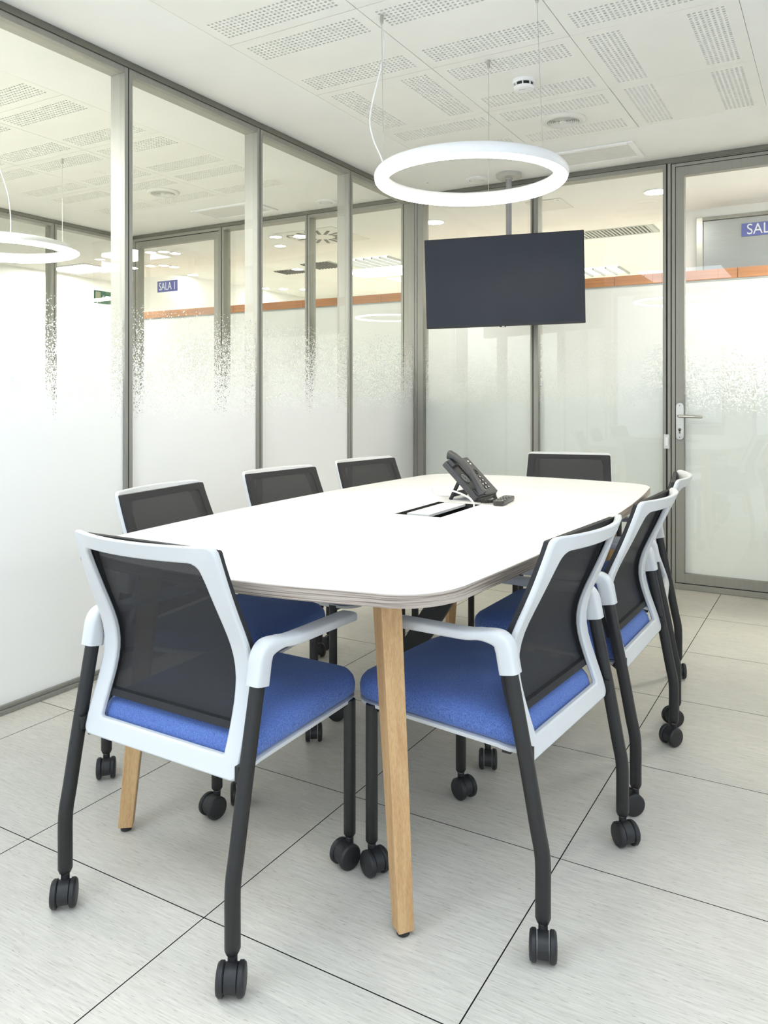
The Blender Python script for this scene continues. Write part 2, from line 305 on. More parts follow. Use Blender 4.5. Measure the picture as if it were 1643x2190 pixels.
# ------------------------------------------------------------------ room shell
XL, XR, YB, YF, H = -1.977, 1.30, 2.966, -2.40, 2.526
XT = -4.80                      # far glazed wall of the next room
fl = bx((-7.2, -3.2, -0.12), (4.4, 9.2, -0.0102)); floor = link('floor', fl, 'gap'); smesh(floor, 'pale grey tiled floor with thin dark joints', 'floor')
tm = None
for i in range(-4, 3):
    for j in range(-4, 5):
        x0, y0 = i*0.6, j*0.6; x1, y1 = min(x0+.6, XR+.02), min(y0+.6, YB+.02); x0, y0 = max(x0, XL-.05), max(y0, YF-.02)
        if x1-x0 < .03 or y1-y0 < .03: continue
        g = 0.0014; full = abs(x1-x0-.6) < 1e-6 and abs(y1-y0-.6) < 1e-6
        if full and tm is not None: use('floor_tile', tm, floor, (x0, y0, 0))
        else:
            b = bx((g, g, -0.010), (x1-x0-g, y1-y0-g, 0.0)); o = link('floor_tile', b, ('floor', 'gap'), floor); o.location = (x0, y0, 0)
            for p in o.data.polygons: p.material_index = 0 if p.normal.z > .5 else 1
            if full: tm = o.data
# ceiling border with the panel field let in
PX0, PX1, PY0, PY1 = -1.517, 0.283, -2.195, 2.325
b = BM()
for a, c in (((-2.08, YF-.1, H), (PX0, 3.06, H+.05)), ((PX1, YF-.1, H), (XR+.1, 3.06, H+.05)), ((PX0, PY1, H), (PX1, 3.06, H+.05)), ((PX0, YF-.1, H), (PX1, PY0+.12, H+.05)), ((-2.08, YF-.1, H+.05), (XR+.1, 3.06, H+.07))): box(b, a, c)
ceiling = link('ceiling', b, 'plaster'); smesh(ceiling, 'white ceiling with a plain border around perforated panels', 'ceiling')
def ceiling_panel_bm():
    bm = BM(); S = 0.597; h = S/2; t = 0.012; nx, ny, pit, hs = 27, 7, 0.0192, 0.0106
    def edges(n, c): 
        e = []
        for k in range(n): m_ = c+(k-(n-1)/2)*pit; e += [m_-hs/2, m_+hs/2]
        return e
    X = [-h]+edges(nx, 0)+[h]
    Y = [-h]+edges(ny, -0.185)+edges(ny, 0.185)+[h]
    hole = lambda i, j: (i % 2 == 1) and (j % 2 == 1 if j < 2*ny else (j-2*ny) % 2 == 1 and j > 2*ny)
    V = {}
    def v(i, j, top=False):
        k = (i, j, top)
        if k not in V: V[k] = bm.verts.new((X[i], Y[j], t if top else 0))
        return V[k]
    for i in range(len(X)-1):
        for j in range(len(Y)-1):
            if hole(i, j):
                q = ((i, j), (i+1, j), (i+1, j+1), (i, j+1))
                for a, c in zip(q, q[1:]+q[:1]): bm.faces.new((v(*a), v(*c), v(*c, True), v(*a, True)))
            else: bm.faces.new((v(i, j), v(i, j+1), v(i+1, j+1), v(i+1, j)))
    box(bm, (-h, -h, t), (h, h, t+.004), mi=1)
    e = 0.0003
    for a, c in (((-h, -h, e), (-h+.002, h, t)), ((h-.002, -h, e), (h, h, t)), ((-h, -h, e), (h, -h+.002, t)), ((-h, h-.002, e), (h, h, t))): box(bm, a, c)
    return bm
pb = ceiling_panel_bm(); pm = bpy.data.meshes.new('ceiling_panel'); pb.to_mesh(pm); pb.free(); pm.materials.append(M['panel']); pm.materials.append(M['fleece'])
turned = {(0, 2), (2, 2), (2, 3), (1, -1), (0, -2)}
for c in range(3):
    for r in range(-3, 4):
        o = use('ceiling_panel', pm, ceiling, (PX0+.3+.6*c, 0.525+.6*r-.3, H), R_(90) if (c, r) in turned else 0)
        if (c, r) == (2, 3): o.location.y += 0.002; o.location.z += 0.0015
        if (c, r) == (2, 2): o.location.y -= 0.003; o.location.z -= 0.001
# glazed partitions: every bay is a window of four frame bars, a pane and a frosted film
WN = [0]
def bay(axis, plane, out, a0, a1, z0, z1, glass, label, filmfront=True, lip=0.021, depth=0.085, post0=None, post1=None):
    """axis 'y': the bay runs along y in the plane x=plane; out = +1/-1 the way out of the room"""
    WN[0] += 1; root = struct('window_%d' % WN[0], label, cat='window')
    def B(u0, u1, d0, d1, za, zb):
        d0, d1 = sorted((plane+out*d0, plane+out*d1))
        return bx((d0, u0, za), (d1, u1, zb)) if axis == 'y' else bx((u0, d0, za), (u1, d1, zb))
    g = 0.003; p0 = post0 or lip; p1 = post1 or lip
    link('jamb', B(a0+g, a0+p0, 0, depth, z0, z1), 'alu', root, bevel=0.0015); link('jamb', B(a1-p1, a1-g, 0, depth, z0, z1), 'alu', root, bevel=0.0015)
    link('head', B(a0+p0, a1-p1, 0.0006, depth, z1-.024, z1), 'alu', root, bevel=0.0015); link('sill', B(a0+p0, a1-p1, 0.0006, depth, z0, z0+.014), 'alu', root, bevel=0.0015)
    gl, fi = (0.016, 0.012) if filmfront else (0.030, 0.042)
    link('glass_pane', B(a0+p0-.004, a1-p1+.004, gl, gl+.006, z0+.010, z1-.020), glass, root)
    link('privacy_film', B(a0+p0-.001, a1-p1+.001, fi, fi+.0006, z0+.012, 1.56), 'film', root)
    return root
Z0, Z1 = 0.016, 2.497
ys = [-2.40, -2.155, -1.295, -0.435, 0.425, 1.283, 2.143, 2.985]
names = ['behind the camera', 'beside the camera', 'at the near end', 'beside the near chairs', 'behind the first and second wall-side chairs', 'behind the third wall-side chair', 'next to the corner post']
for k in range(7): bay('y', XL, -1, ys[k], ys[k+1], Z0, Z1, 'glass', 'tall frosted glass bay of the long glazed wall, %s' % names[k])
y2 = [-0.38, 0.48, 1.34, 2.20, 2.985]
for k in range(4): bay('y', XT, -1, y2[k], y2[k+1], Z0, Z1, 'glass', 'frosted glass bay of the next room, bay %d from the near end' % (k+1))
bay('x', YB, 1, -3.745, -2.895, Z0, Z1, 'glass', 'frosted glass bay in the end wall of the next room beside its door', False)
bay('x', YB, 1, -2.895, -2.065, Z0, Z1, 'glass', 'frosted glass bay in the end wall of the next room beside the long glazed wall', False)
bay('x', YB, 1, 0.694, XR, Z0, Z1, 'glass', 'frosted glass bay of the end wall on the hinge side of the door', False)
bay('x', YB, 1, -1.958, -1.118, Z0, Z1, 'glass', 'frosted glass bay of the end wall beside the corner, behind the television', False, post0=0.048, post1=0.016)
bay('x', YB, 1, -1.118, -0.297, Z0, Z1, 'glass', 'frosted glass bay of the end wall between the television and the door', False, post0=0.034, post1=0.022)
# tracks along ceiling and floor, gaskets in the joints
def bars(name, label, boxes, m='alu_dark', bev=0.0015):
    bm = BM()
    for a, c in boxes: box(bm, a, c)
    o = link(name, bm, m, None, bevel=bev); return smesh(o, label, 'trim')
bars('trim_1', 'metal head track along the long glazed wall, darkened as a shadow gap', [((XL-.075, YF, Z1+.001), (XL+.006, YB+.05, H-.001))])  # dark colour stands in for the shaded recess under the ceiling
bars('trim_2', 'metal head track along the end wall, darkened as a shadow gap', [((XL+.006, YB-.006, Z1+.001), (XR-.006, YB+.075, H-.001))])
bars('trim_3', 'metal head tracks of the next room, darkened as a shadow gap', [((XT-.075, -.38, Z1+.001), (XT+.006, YB+.05, H-.001)), ((XT+.006, YB-.006, Z1+.001), (XL-.08, YB+.075, H-.001))])
bars('baseboard_left', 'metal floor track under the long glazed wall', [((XL-.08, YF, 0.0005), (XL+.010, YB, 0.0155))], 'alu')
bars('baseboard_right', 'white skirting along the plain white wall', [((XR-.012, YF, 0.0005), (XR, YB-.012, 0.07))], 'white_wall')
bars('baseboard_back', 'metal floor track under the end wall beside the door', [((XL+.010, YB-.010, 0.0005), (-0.297, YB+.08, 0.0155))], 'alu')
g = []
for y in ys[1:-1]:
    g += [((XL-.08, y-.0028, Z0), (XL-.004, y+.0028, Z1))]
for y in y2[1:-1]: g += [((XT-.08, y-.0028, Z0), (XT-.004, y+.0028, Z1))]
g += [((-2.8978, YB+.004, Z0), (-2.8922, YB+.08, Z1)), ((-3.748, YB+.004, Z0), (-3.742, YB+.08, Z1)), ((-1.1208, YB+.004, Z0), (-1.1152, YB+.08, Z1)), ((-0.2998, YB+.004, Z0), (-0.2942, YB+.08, Z1))]
bars('trim_4', 'black gaskets in the upright joints of the glazed walls', g, 'gap', 0)
bars('trim_5', 'aluminium corner post between long wall and end wall', [((XL-.08, YB+.019, 0.001), (XL+.019, YB+.08, Z1)), ((XL-.0005, YB+.0015, 0.001), (XL+.0185, YB+.019, Z1))], 'alu')
# door with frame
DX0, DX1 = -0.294, 0.690
door = struct('door_1', 'aluminium framed glass door with frosted lower part and lever handle', cat='door')
link('frame_post', bx((DX0+.003, YB-.002, 0.0005), (-0.2735, YB+.085, Z1)), 'alu', door, bevel=0.0015)
link('frame_post', bx((-0.2685, YB+.001, 0.0005), (-0.2485, YB+.085, 2.4895)), 'alu', door, bevel=0.0015)
link('frame_post', bx((DX1-.02, YB-.002, 0.0005), (DX1, YB+.085, Z1)), 'alu', door, bevel=0.0015)
link('frame_head', bx((-0.2735, YB-.002, 2.4945), (DX1-.02, YB+.085, Z1)), 'alu', door)
link('frame_head', bx((-0.2485, YB+.001, 2.4725), (DX1-.02, YB+.085, 2.490)), 'alu', door, bevel=0.0015)
link('threshold', bx((-0.2485, YB-.004, 0.0005), (DX1-.02, YB+.085, 0.034)), 'alu', door, bevel=0.003)
link('gasket', bx((-0.2735, YB+.006, 0.0005), (-0.2455, YB+.08, 2.4944)), 'gap', door)
link('gasket', bx((-0.2455, YB+.006, 0.034), (DX1-.021, YB+.08, 0.0395)), 'gap', door)
link('gasket', bx((-0.2455, YB+.006, 2.469), (DX1-.021, YB+.08, 2.4944)), 'gap', door)
link('stile', bx((-0.2455, YB+.003, 0.039), (-0.1985, YB+.055, 2.469)), 'alu', door, bevel=0.001)
link('stile', bx((DX1-.068, YB+.003, 0.039), (DX1-.0215, YB+.055, 2.469)), 'alu', door, bevel=0.001)
link('rail', bx((-0.1985, YB+.0035, 2.417), (DX1-.068, YB+.055, 2.469)), 'alu', door, bevel=0.001)
link('rail', bx((-0.1985, YB+.0035, 0.039), (DX1-.068, YB+.055, 0.093)), 'alu', door, bevel=0.001)
link('glass_pane', bx((-0.200, YB+.026, 0.090), (DX1-.066, YB+.032, 2.420)), 'glass', door)
link('privacy_film', bx((-0.199, YB+.036, 0.092), (DX1-.067, YB+.0366, 1.56)), 'film', door)
for z in (0.25, 1.30, 2.18):
    b = cyl(BM(), (DX1-.020, YB-.010, z), 0.009, 0.10, 14); link('hinge', b, 'steel', door, smooth=True)
b = prism(BM(), rrect(-0.243, 0.874, -0.200, 1.090, 0.0212, 8), 0, 0.008, Matrix.Translation((0, YB+.0025, 0)) @ Matrix.Rotation(R_(90), 4, 'X'))
plate = link('handle_plate', b, 'steel', door, smooth=True, bevel=0.001)
lev = catmull([(-0.2225, YB-.004, 1.013), (-0.2225, YB-.036, 1.013), (-0.2190, YB-.050, 1.013), (-0.2060, YB-.055, 1.0125), (-0.16, YB-.055, 1.011), (-0.118, YB-.055, 1.0095), (-0.104, YB-.050, 1.009), (-0.101, YB-.038, 1.009), (-0.101, YB-.026, 1.009)], 5)
link('lever', tube(BM(), lev, 0.0085, 12), 'steel', plate, smooth=True)
b = cyl(BM(), (-0.2225, YB-.010, 1.013), 0.0125, 0.008, 16, 'Y'); link('rosette', b, 'steel', plate, smooth=True)
b = BM(); cyl(b, (-0.2225, YB-.0085, 0.934), 0.0085, 0.003, 14, 'Y'); box(b, (-0.2265, YB-.0085, 0.910), (-0.2185, YB-.0055, 0.934)); link('keyhole', b, 'alu_dark', plate)
for z in (1.074, 0.888): link('screw', cyl(BM(), (-0.2225, YB-.0068, z), 0.0028, 0.001, 10, 'Y'), 'gap', plate)
# door of the next room, seen through the long glazed wall, with its lettering
nd = struct('door_2', 'glass door of the next room with blue lettering plate, seen through the long glazed wall', cat='door')
E0, E1 = -4.780, -3.750
link('frame_post', bx((E1-.022, YB-.002, 0.0005), (E1, YB+.085, Z1)), 'alu', nd, bevel=.0015); link('frame_post', bx((E0, YB-.002, 0.0005), (E0+.04, YB+.085, Z1)), 'alu', nd, bevel=.0015)
link('frame_head', bx((E0+.04, YB-.002, 2.474), (E1-.022, YB+.085, Z1)), 'alu', nd, bevel=.0015)
link('gasket', bx((E0+.04, YB+.006, 2.469), (E1-.022, YB+.08, 2.474)), 'gap', nd); link('gasket', bx((E1-.026, YB+.006, .03), (E1-.022, YB+.08, 2.469)), 'gap', nd); link('gasket', bx((E0+.04, YB+.006, .03), (E0+.045, YB+.08, 2.469)), 'gap', nd)
link('stile', bx((E1-.078, YB+.003, 0.039), (E1-.0265, YB+.055, 2.468)), 'alu', nd, bevel=.001); link('stile', bx((E0+.0455, YB+.003, 0.039), (E0+.095, YB+.055, 2.468)), 'alu', nd, bevel=.001)
link('rail', bx((E0+.095, YB+.0035, 2.417), (E1-.078, YB+.055, 2.468)), 'alu', nd, bevel=.001); link('rail', bx((E0+.095, YB+.0035, 0.039), (E1-.078, YB+.055, 0.093)), 'alu', nd, bevel=.001)
link('glass_pane', bx((E0+.094, YB+.026, 0.090), (E1-.077, YB+.032, 2.420)), 'glass', nd); link('privacy_film', bx((E0+.095, YB+.036, 0.092), (E1-.078, YB+.0366, 1.56)), 'film', nd)
for z in (0.25, 1.30, 2.13, 2.25): link('hinge', cyl(BM(), (E0+.022, YB-.010, z), 0.009, 0.09, 14), 'steel', nd, smooth=True)
sb = link('door_lettering_plate', bx((-4.491, YB+.0235, 2.018), (-4.255, YB+.0255, 2.112)), 'signblue', nd)
mt = Matrix.Translation((-4.373, YB+.0228, 2.063)) @ Matrix.Rotation(R_(90), 4, 'X'); text('SALA 1', 0.094, 'door_lettering', 'signwhite', sb, mt @ Matrix.Diagonal((.70, 1, 1, 1)))
# wall behind the camera: piers and two tall window openings
wf = BM()
for a, c in (((XL-.08, YF-.12, 0), (-1.96, YF, H)), ((-0.62, YF-.12, 0), (-0.32, YF, H)), ((1.05, YF-.12, 0), (XR+.08, YF, H)), ((-1.96, YF-.12, 2.46), (1.05, YF, H)), ((-4.9, YF-.12, 0), (-4.3, YF, H)), ((-2.6, YF-.12, 0), (XL-.08, YF, H)), ((-4.3, YF-.12, 2.46), (-2.6, YF, H))): box(wf, a, c)
smesh(link('wall_front', wf, 'white_wall'), 'white wall behind the camera with two tall window openings', 'wall')
for n_, (x0, x1) in zip(('first', 'second'), ((-1.96, -0.62), (-0.32, 1.05))):
    WN[0] += 1; r = struct('window_%d' % WN[0], 'tall outside window in the wall behind the camera, %s of two' % n_, cat='window')
    for a, c in (((x0, YF-.09, 0), (x0+.04, YF-.03, 2.46)), ((x1-.04, YF-.09, 0), (x1, YF-.03, 2.46)), ((x0+.04, YF-.09, 2.42), (x1-.04, YF-.03, 2.46)), ((x0+.04, YF-.09, 0), (x1-.04, YF-.03, 0.05))): link('frame_bar', bx(a, c), 'alu', r)
# ------------------------------------------------------------------ spaces beyond the glass
smesh(link('floor_nextroom', bx((XT, YF, -.003), (XL-.081, YB, .0002)), 'floor'), 'pale floor of the next room behind the frosted film', 'floor')
smesh(link('floor_corridor', box(bx((-7.1, 3.06, -.003), (4.3, 9.1, .0002)), (-7.1, -1.1, -.003), (XT-.081, 3.059, .0002)), 'floor'), 'pale floor of the passage and office beyond the glass', 'floor')
def wall(name, label, a, c, m='white_wall'): return smesh(link(name, bx(a, c), m), label, 'wall')
wall('wall_left', 'white wall of the next room seen dimly through the long glazed wall', (-7.2, -3.2, 0), (-7.1, 9.2, 3.0))
wr = BM()
for a, c in (((XR, YF-.12, 0), (XR+.10, -1.95, H)), ((XR, 0.45, 0), (XR+.10, YB+.08, H)), ((XR, -1.95, 0), (XR+.10, 0.45, .25)), ((XR, -1.95, 2.42), (XR+.10, 0.45, H))): box(wr, a, c)
smesh(link('wall_right', wr, 'white_wall'), 'plain white wall with a wide window, facing the long glazed wall', 'wall')
WN[0] += 1; r = struct('window_%d' % WN[0], 'wide outside window in the plain white wall', cat='window')
for a, c in (((XR+.03, -1.95, .25), (XR+.08, -1.91, 2.42)), ((XR+.03, .41, .25), (XR+.08, .45, 2.42)), ((XR+.03, -.77, .29), (XR+.08, -.73, 2.38)), ((XR+.03, -1.91, .25), (XR+.08, .41, .29)), ((XR+.03, -1.91, 2.38), (XR+.08, .41, 2.42))): link('frame_bar', bx(a, c), 'alu', r)
wall('wall_far', 'white wall closing the passage and office on the right', (4.3, -3.2, 0), (4.4, 9.2, 3.0))
wall('wall_back', 'cream wall at the far end of the open office beyond the end wall', (-7.2, 9.1, 0), (4.4, 9.2, 3.0), 'cream')
wall('wall_nextroom', 'white wall closing the near part of the next room', (XT-.08, YF, 0), (XT, -0.39, H))
wall('wall_passage', 'white wall closing the passage on the left at its near end', (-7.1, -1.2, 0), (XT-.09, -1.1, H))
wall('wall_side', 'white wall closing the passage on the right', (XR+.08, 2.9, 0), (4.3, 2.966, H))
b = BM()
for a, c in (((-7.1, -1.1, H), (XT-.081, 4.74, H+.06)), ((XT-.081, 3.061, H), (4.3, 4.74, H+.06)), ((-7.1, 4.68, H+.06), (4.3, 4.74, 2.80)), ((-7.1, 4.74, 2.76), (4.3, 9.1, 2.82))): box(b, a, c)
smesh(link('ceiling_corridor', b, 'plaster'), 'plain white ceiling over the passage and office beyond the glass', 'ceiling')
# ceiling of the next room: same border and perforated panels
QX0, QX1 = -4.323, -2.523
b = BM()
for a, c in (((XT-.08, YF-.1, H), (QX0, 3.06, H+.05)), ((QX1, YF-.1, H), (-2.081, 3.06, H+.05)), ((QX0, PY1, H), (QX1, 3.06, H+.05)), ((QX0, YF-.1, H), (QX1, PY0+.12, H+.05)), ((XT-.08, YF-.1, H+.05), (-2.081, 3.06, H+.07))): box(b, a, c)
c2_ = smesh(link('ceiling_nextroom', b, 'plaster'), 'white ceiling of the next room with perforated panels, seen through the glass', 'ceiling')
for c in range(3):
    for r in range(-3, 4): use('ceiling_panel', pm, c2_, (QX0+.3+.6*c, 0.525+.6*r-.3, H))
# low partition with an orange wood band on top
part_ = empty('partition_counter', (-1.8, 4.25, 0)); tag(part_, 'white low partition with orange wood band on top, beyond the end glass wall', 'partition', kind='structure')
link('panel', bx((-4.6, -.06, 0), (2.9, .06, 1.955)), 'white_wall', part_)
link('grey_rail', bx((-4.6, -.065, 1.955), (2.9, .065, 1.966)), 'greysteel', part_)  # grey strip between the white panel and the wood boards
xx = -4.6
for wd in (.86, .86, .86, .86, .34, .28, .58, .86, .86, .86):
    if xx > 2.85: break
    x1 = min(xx+wd, 2.9); o = link('wood_board', bx((0.0015, -.07, 0), (x1-xx-.0015, .07, .072)), 'orange', part_, bevel=.001); o.location = (xx, 0, 1.966); xx = x1
# wall piece with the grey door of the room opposite
b = BM()
for a, c in (((-0.46, 4.40, 0), (-0.345, 4.52, H)), ((-0.345, 4.40, 2.46), (1.00, 4.52, H)), ((1.00, 4.40, 0), (1.5, 4.52, H))): box(b, a, c)
smesh(link('wall_corridor', b, 'white_wall'), 'white wall piece around the grey door across the passage', 'wall')
d2 = struct('door_3', 'grey metal door across the passage with a blue room sign', (0, 4.40, 0), 'door')
link('frame_post', bx((-0.345, -.015, 0), (-0.300, .06, 2.46)), 'steel', d2, bevel=.002)
link('frame_post', bx((0.955, -.015, 0), (1.0, .06, 2.46)), 'steel', d2, bevel=.002)
link('frame_head', bx((-0.300, -.012, 2.435), (0.955, .06, 2.46)), 'alu', d2, bevel=.002)
link('leaf', bx((-0.297, .004, 0.01), (0.952, .05, 2.432)), 'doorgrey', d2, bevel=.002)
s2 = link('room_sign', bx((-0.037, -.004, 2.292), (0.300, .004, 2.386)), 'signblue', d2)
mt = Matrix.Translation((0.105, -.0055, 2.337)) @ Matrix.Rotation(R_(90), 4, 'X'); text('SALA', 0.108, 'room_sign_lettering', 'signwhite', s2, mt @ Matrix.Diagonal((.88, 1, 1, 1)))
# ceiling lights beyond the glass
def disc(x, y, r, z, lab, grp):
    o = empty('ceiling_disc_light', (x, y, z)); tag(o, lab, 'ceiling light', grp)
    link('trim_ring', lathe(BM(), [(r, 0), (r+.012, 0), (r+.012, -.006), (r, -.006)], n=24, closed=True), 'lamp_white', o, smooth=True); link('diffuser', cyl(BM(), (0, 0, -.005), r, .005, 24), 'disc', o)
ZD = H-.0005
disc(-2.23, 3.78, .075, ZD, 'bright ceiling downlight beyond the end glass, just above the television', None)
disc(-0.50, 3.70, .075, ZD, 'bright ceiling downlight beyond the end glass, next to the door post', None)
DL = [(-5.20, 3.58, 'first over its door'), (-5.06, 3.615, 'second over its door'), (-5.03, 3.74, 'third over its door'),
 (-5.80, 4.146, 'first above the blue lettering'), (-5.66, 4.195, 'second above the blue lettering'), (-5.63, 4.318, 'third above the blue lettering'),
 (-3.69, 3.60, 'first of three beside the swirl diffuser'), (-3.54, 3.66, 'second beside the swirl diffuser'), (-3.41, 3.667, 'touching the swirl diffuser'), (-3.91, 3.95, 'alone below the swirl diffuser row')]
for x, y, t_ in DL: disc(x, y, .05, ZD, 'small ceiling disc light beyond the next room, %s' % t_, 'disc lights of the passage')
for x, y, t_ in ((-6.95, 5.98, 'by the door frame'), (-6.95, 7.5, 'leftmost over the wood band'), (-6.75, 7.7, 'second over the wood band'), (-6.5, 7.9, 'third over the wood band'), (-5.45, 6.3, 'next to the mullion, by the flat grilles')):
    disc(x, y, .07, 2.7595, 'ceiling disc light of the open office, %s' % t_, 'disc lights of the open office')
def panel_lamp(x, y, sx, sy, z, lab, m='lamp'):
    o = empty('ceiling_panel_light', (x, y, z)); tag(o, lab, 'ceiling light')
    b = BM()
    for a, c in (((-sx-.02, -sy-.02, -.012), (-sx, sy+.02, 0)), ((sx, -sy-.02, -.012), (sx+.02, sy+.02, 0)), ((-sx, -sy-.02, -.012), (sx, -sy, 0)), ((-sx, sy, -.012), (sx, sy+.02, 0))): box(b, a, c)
    link('lamp_frame', b, 'lamp_white', o); link('diffuser', bx((-sx, -sy, -.008), (sx, sy, 0)), m, o); return o
panel_lamp(-0.95, -1.62, .44, .50, ZD, 'cool square ceiling light panel above and behind the camera, nearer the long glazed wall', 'cool')
panel_lamp(0.62, -1.60, .40, .50, ZD, 'cool square ceiling light panel above the camera, nearer the plain wall', 'cool')
panel_lamp(1.5, 3.6, .30, .25, ZD, 'added fill light panel in the passage right outside the door')  # fill added to brighten the passage
panel_lamp(-3.60, -0.55, .45, .40, ZD, 'added square fill light panel in the near part of the next room')  # fill added out of view, lights the next room by floor bounce
panel_lamp(-6.6, 3.9, .3, .2, ZD, 'added fill light panel in the passage on the far left')  # fill added for the left passage
panel_lamp(2.6, 3.8, .6, .4, ZD, 'added fill light panel in the passage on the far right')  # fill added for the right passage
panel_lamp(-3.9, 8.4, .5, .35, 2.7595, 'added fill light panel over the far end of the open office')  # fill added to brighten the office end
panel_lamp(0.6, 7.0, .5, .35, 2.7595, 'added fill light panel over the right part of the open office')  # fill added to brighten the right of the office
# louvred office luminaire seen over the wood band
def louvre_light(x, y, hx, hy, n, lab):
    lum = empty('louvre_luminaire', (x, y, 2.7595)); tag(lum, lab, 'ceiling light', 'louvred lights of the open office')
    link('diffuser', bx((-hx, -hy, -.004), (hx, hy, 0)), 'louvre', lum)
    for k in range(n+1): link('louvre', bx((-hx-.01+k*2*hx/n, -hy, -.03), (-hx+.01+k*2*hx/n, hy, -.004)), 'grillegrey', lum)
louvre_light(-2.22, 8.40, .40, .30, 5, 'louvred office ceiling light above the wood band, next to the television')
louvre_light(-4.28, 6.32, .33, .30, 6, 'louvred office ceiling light seen through the next room, near the corner post')
def grey_grille(x, y, hx, hy, lab):
    q = empty('ceiling_grille', (x, y, 2.7595)); tag(q, lab, 'vent'); link('backing', bx((-hx, -hy, -.003), (hx, hy, 0)), 'grillegrey', q)
    for k in range(9): link('slat', bx((-hx+.01+k*(2*hx-.02)/9, -hy+.01, -.012), (-hx+.022+k*(2*hx-.02)/9, hy-.01, -.003)), 'grilledark', q)
grey_grille(-4.98, 6.22, .22, .22, 'square grey ceiling grille of the office seen through the next room, by the swirl diffuser')
grey_grille(-5.62, 6.42, .20, .15, 'small flat grey ceiling grille of the office, left of the square one')
# grey ceiling grille of the office
gr = empty('ceiling_grille', (-1.55, 5.78, 2.7595)); tag(gr, 'grey slatted ceiling grille beyond the end glass, beside the television', 'vent')
link('backing', bx((-.55, -.36, -.003), (.55, .36, 0)), 'grilledark', gr)
b = BM()
for a, c in (((-.60, -.40, -.02), (-.55, .40, 0)), ((.55, -.40, -.02), (.60, .40, 0)), ((-.55, -.40, -.02), (.55, -.36, 0)), ((-.55, .36, -.02), (.55, .40, 0)), ((-.55, -.012, -.02), (.55, .012, 0))): box(b, a, c)
link('grille_frame', b, 'grillegrey', gr)
for k in range(30):
    x = -.53+k*.0366; link('slat', box(BM(), (-.004, -.355, -.018), (.012, .355, -.005)), 'grillegrey', gr).location = (x, 0, 0)
ap = empty('access_panel', (-1.25, 3.70, ZD)); tag(ap, 'small square access panel in the passage ceiling above the television', 'panel')
link('lid', bx((-.13, -.16, -.004), (.13, .16, 0)), 'grille', ap); link('latch', cyl(BM(), (0.1, -.12, -.006), .006, .002, 10), 'grillegrey', ap)
sw = empty('swirl_diffuser', (-3.33, 3.80, ZD)); tag(sw, 'square swirl air diffuser in the passage ceiling, seen through the next room', 'vent')
link('plate', bx((-.30, -.30, -.006), (.30, .30, 0)), 'grille', sw)
for k in range(16): link('blade', box(BM(), (.11, -.014, -.009), (.26, .014, -.006)), 'grilledark', sw).rotation_euler = (0, 0, 2*math.pi*k/16)
ex = empty('exit_sign', (-4.93, 2.83, 1.98)); tag(ex, 'green exit sign with a white arrow beyond the next room', 'sign')
link('plate', bx((-.004, -.14, -.055), (.004, .14, .055)), 'exitgreen', ex); link('door_symbol', bx((.0045, -.13, -.045), (.006, -.075, .045)), 'exitpale', ex)
b = BM(); box(b, (.0045, -.045, -.008), (.006, .02, .008)); v = [b.verts.new(p) for p in ((.006, -.04, -.024), (.006, -.065, 0), (.006, -.04, .024))]; b.faces.new(v); link('arrow', b, 'signwhite', ex)
b = BM(); cyl(b, (.0042, .075, .032), .009, .002, 10, 'X')
tube(b, [(.005, .075, .02), (.005, .07, .005)], .007, 6); tube(b, [(.005, .07, .005), (.005, .055, -.02), (.005, .06, -.045)], .005, 6); tube(b, [(.005, .07, .005), (.005, .09, -.022), (.005, .105, -.03)], .005, 6); tube(b, [(.005, .075, .015), (.005, .05, .002)], .004, 6); link('running_figure', b, 'signwhite', ex)
# ------------------------------------------------------------------ ceiling fittings in the room
sd = empty('smoke_detector', (-0.620, 1.440, H-.0005)); tag(sd, 'round white smoke detector with a black slotted ring on the ceiling panel', 'smoke detector')
link('base', lathe(BM(), [(0, 0), (.050, 0), (.050, -.012), (.046, -.016), (0, -.016)][1:], n=32), 'lamp_white', sd, smooth=True)
link('slot_ring', cyl(BM(), (0, 0, -.031), .040, .016, 32), 'gap', sd, smooth=True)
for k in range(8): link('rib', box(BM(), (.038, -.0025, -.031), (.0445, .0025, -.015)), 'lamp_white', sd).rotation_euler = (0, 0, 2*math.pi*(k+.3)/8)
link('cap', lathe(BM(), [(.0445, -.030), (.045, -.034), (.041, -.041), (.030, -.044), (.0, -.0445)][:4], n=32), 'lamp_white', sd, smooth=True)
link('print_mark', bx((-.018, -.014, -.0447), (.012, -.012, -.0442)), 'grilledark', sd)
rv = empty('round_vent', (-0.622, 2.015, H-.0005)); tag(rv, 'round white ceiling vent with concentric rings', 'vent')
link('flange', lathe(BM(), [(.078, 0), (.112, 0), (.112, -.004), (.098, -.014), (.080, -.014), (.078, -.008)], n=40, closed=True), 'grille', rv, smooth=True)
link('throat', cyl(BM(), (0, 0, -.002), .079, .0015, 40), 'grillegrey', rv)
for k, r in enumerate((.066, .056, .046, .036, .026)): link('ring', lathe(BM(), [(r, -.004), (r+.005, -.004), (r+.009, -.013), (r+.006, -.013)], n=36, closed=True), 'grille', rv, smooth=True)
link('hub', lathe(BM(), [(.018, -.003), (.018, -.014), (.012, -.016)], n=24), 'grille', rv, smooth=True)
ag = empty('air_grille', (-0.69, 2.664, H-.0005)); tag(ag, 'long white ceiling air grille with fine slats near the door', 'vent')
b = BM(); W_, D_ = .30, .150
for a, c in (((-W_, -D_, -.012), (-W_+.032, D_, 0)), ((W_-.032, -D_, -.012), (W_, D_, 0)), ((-W_+.032, -D_, -.012), (W_-.032, -D_+.03, 0)), ((-W_+.032, D_-.03, -.012), (W_-.032, D_, 0))): box(b, a, c)
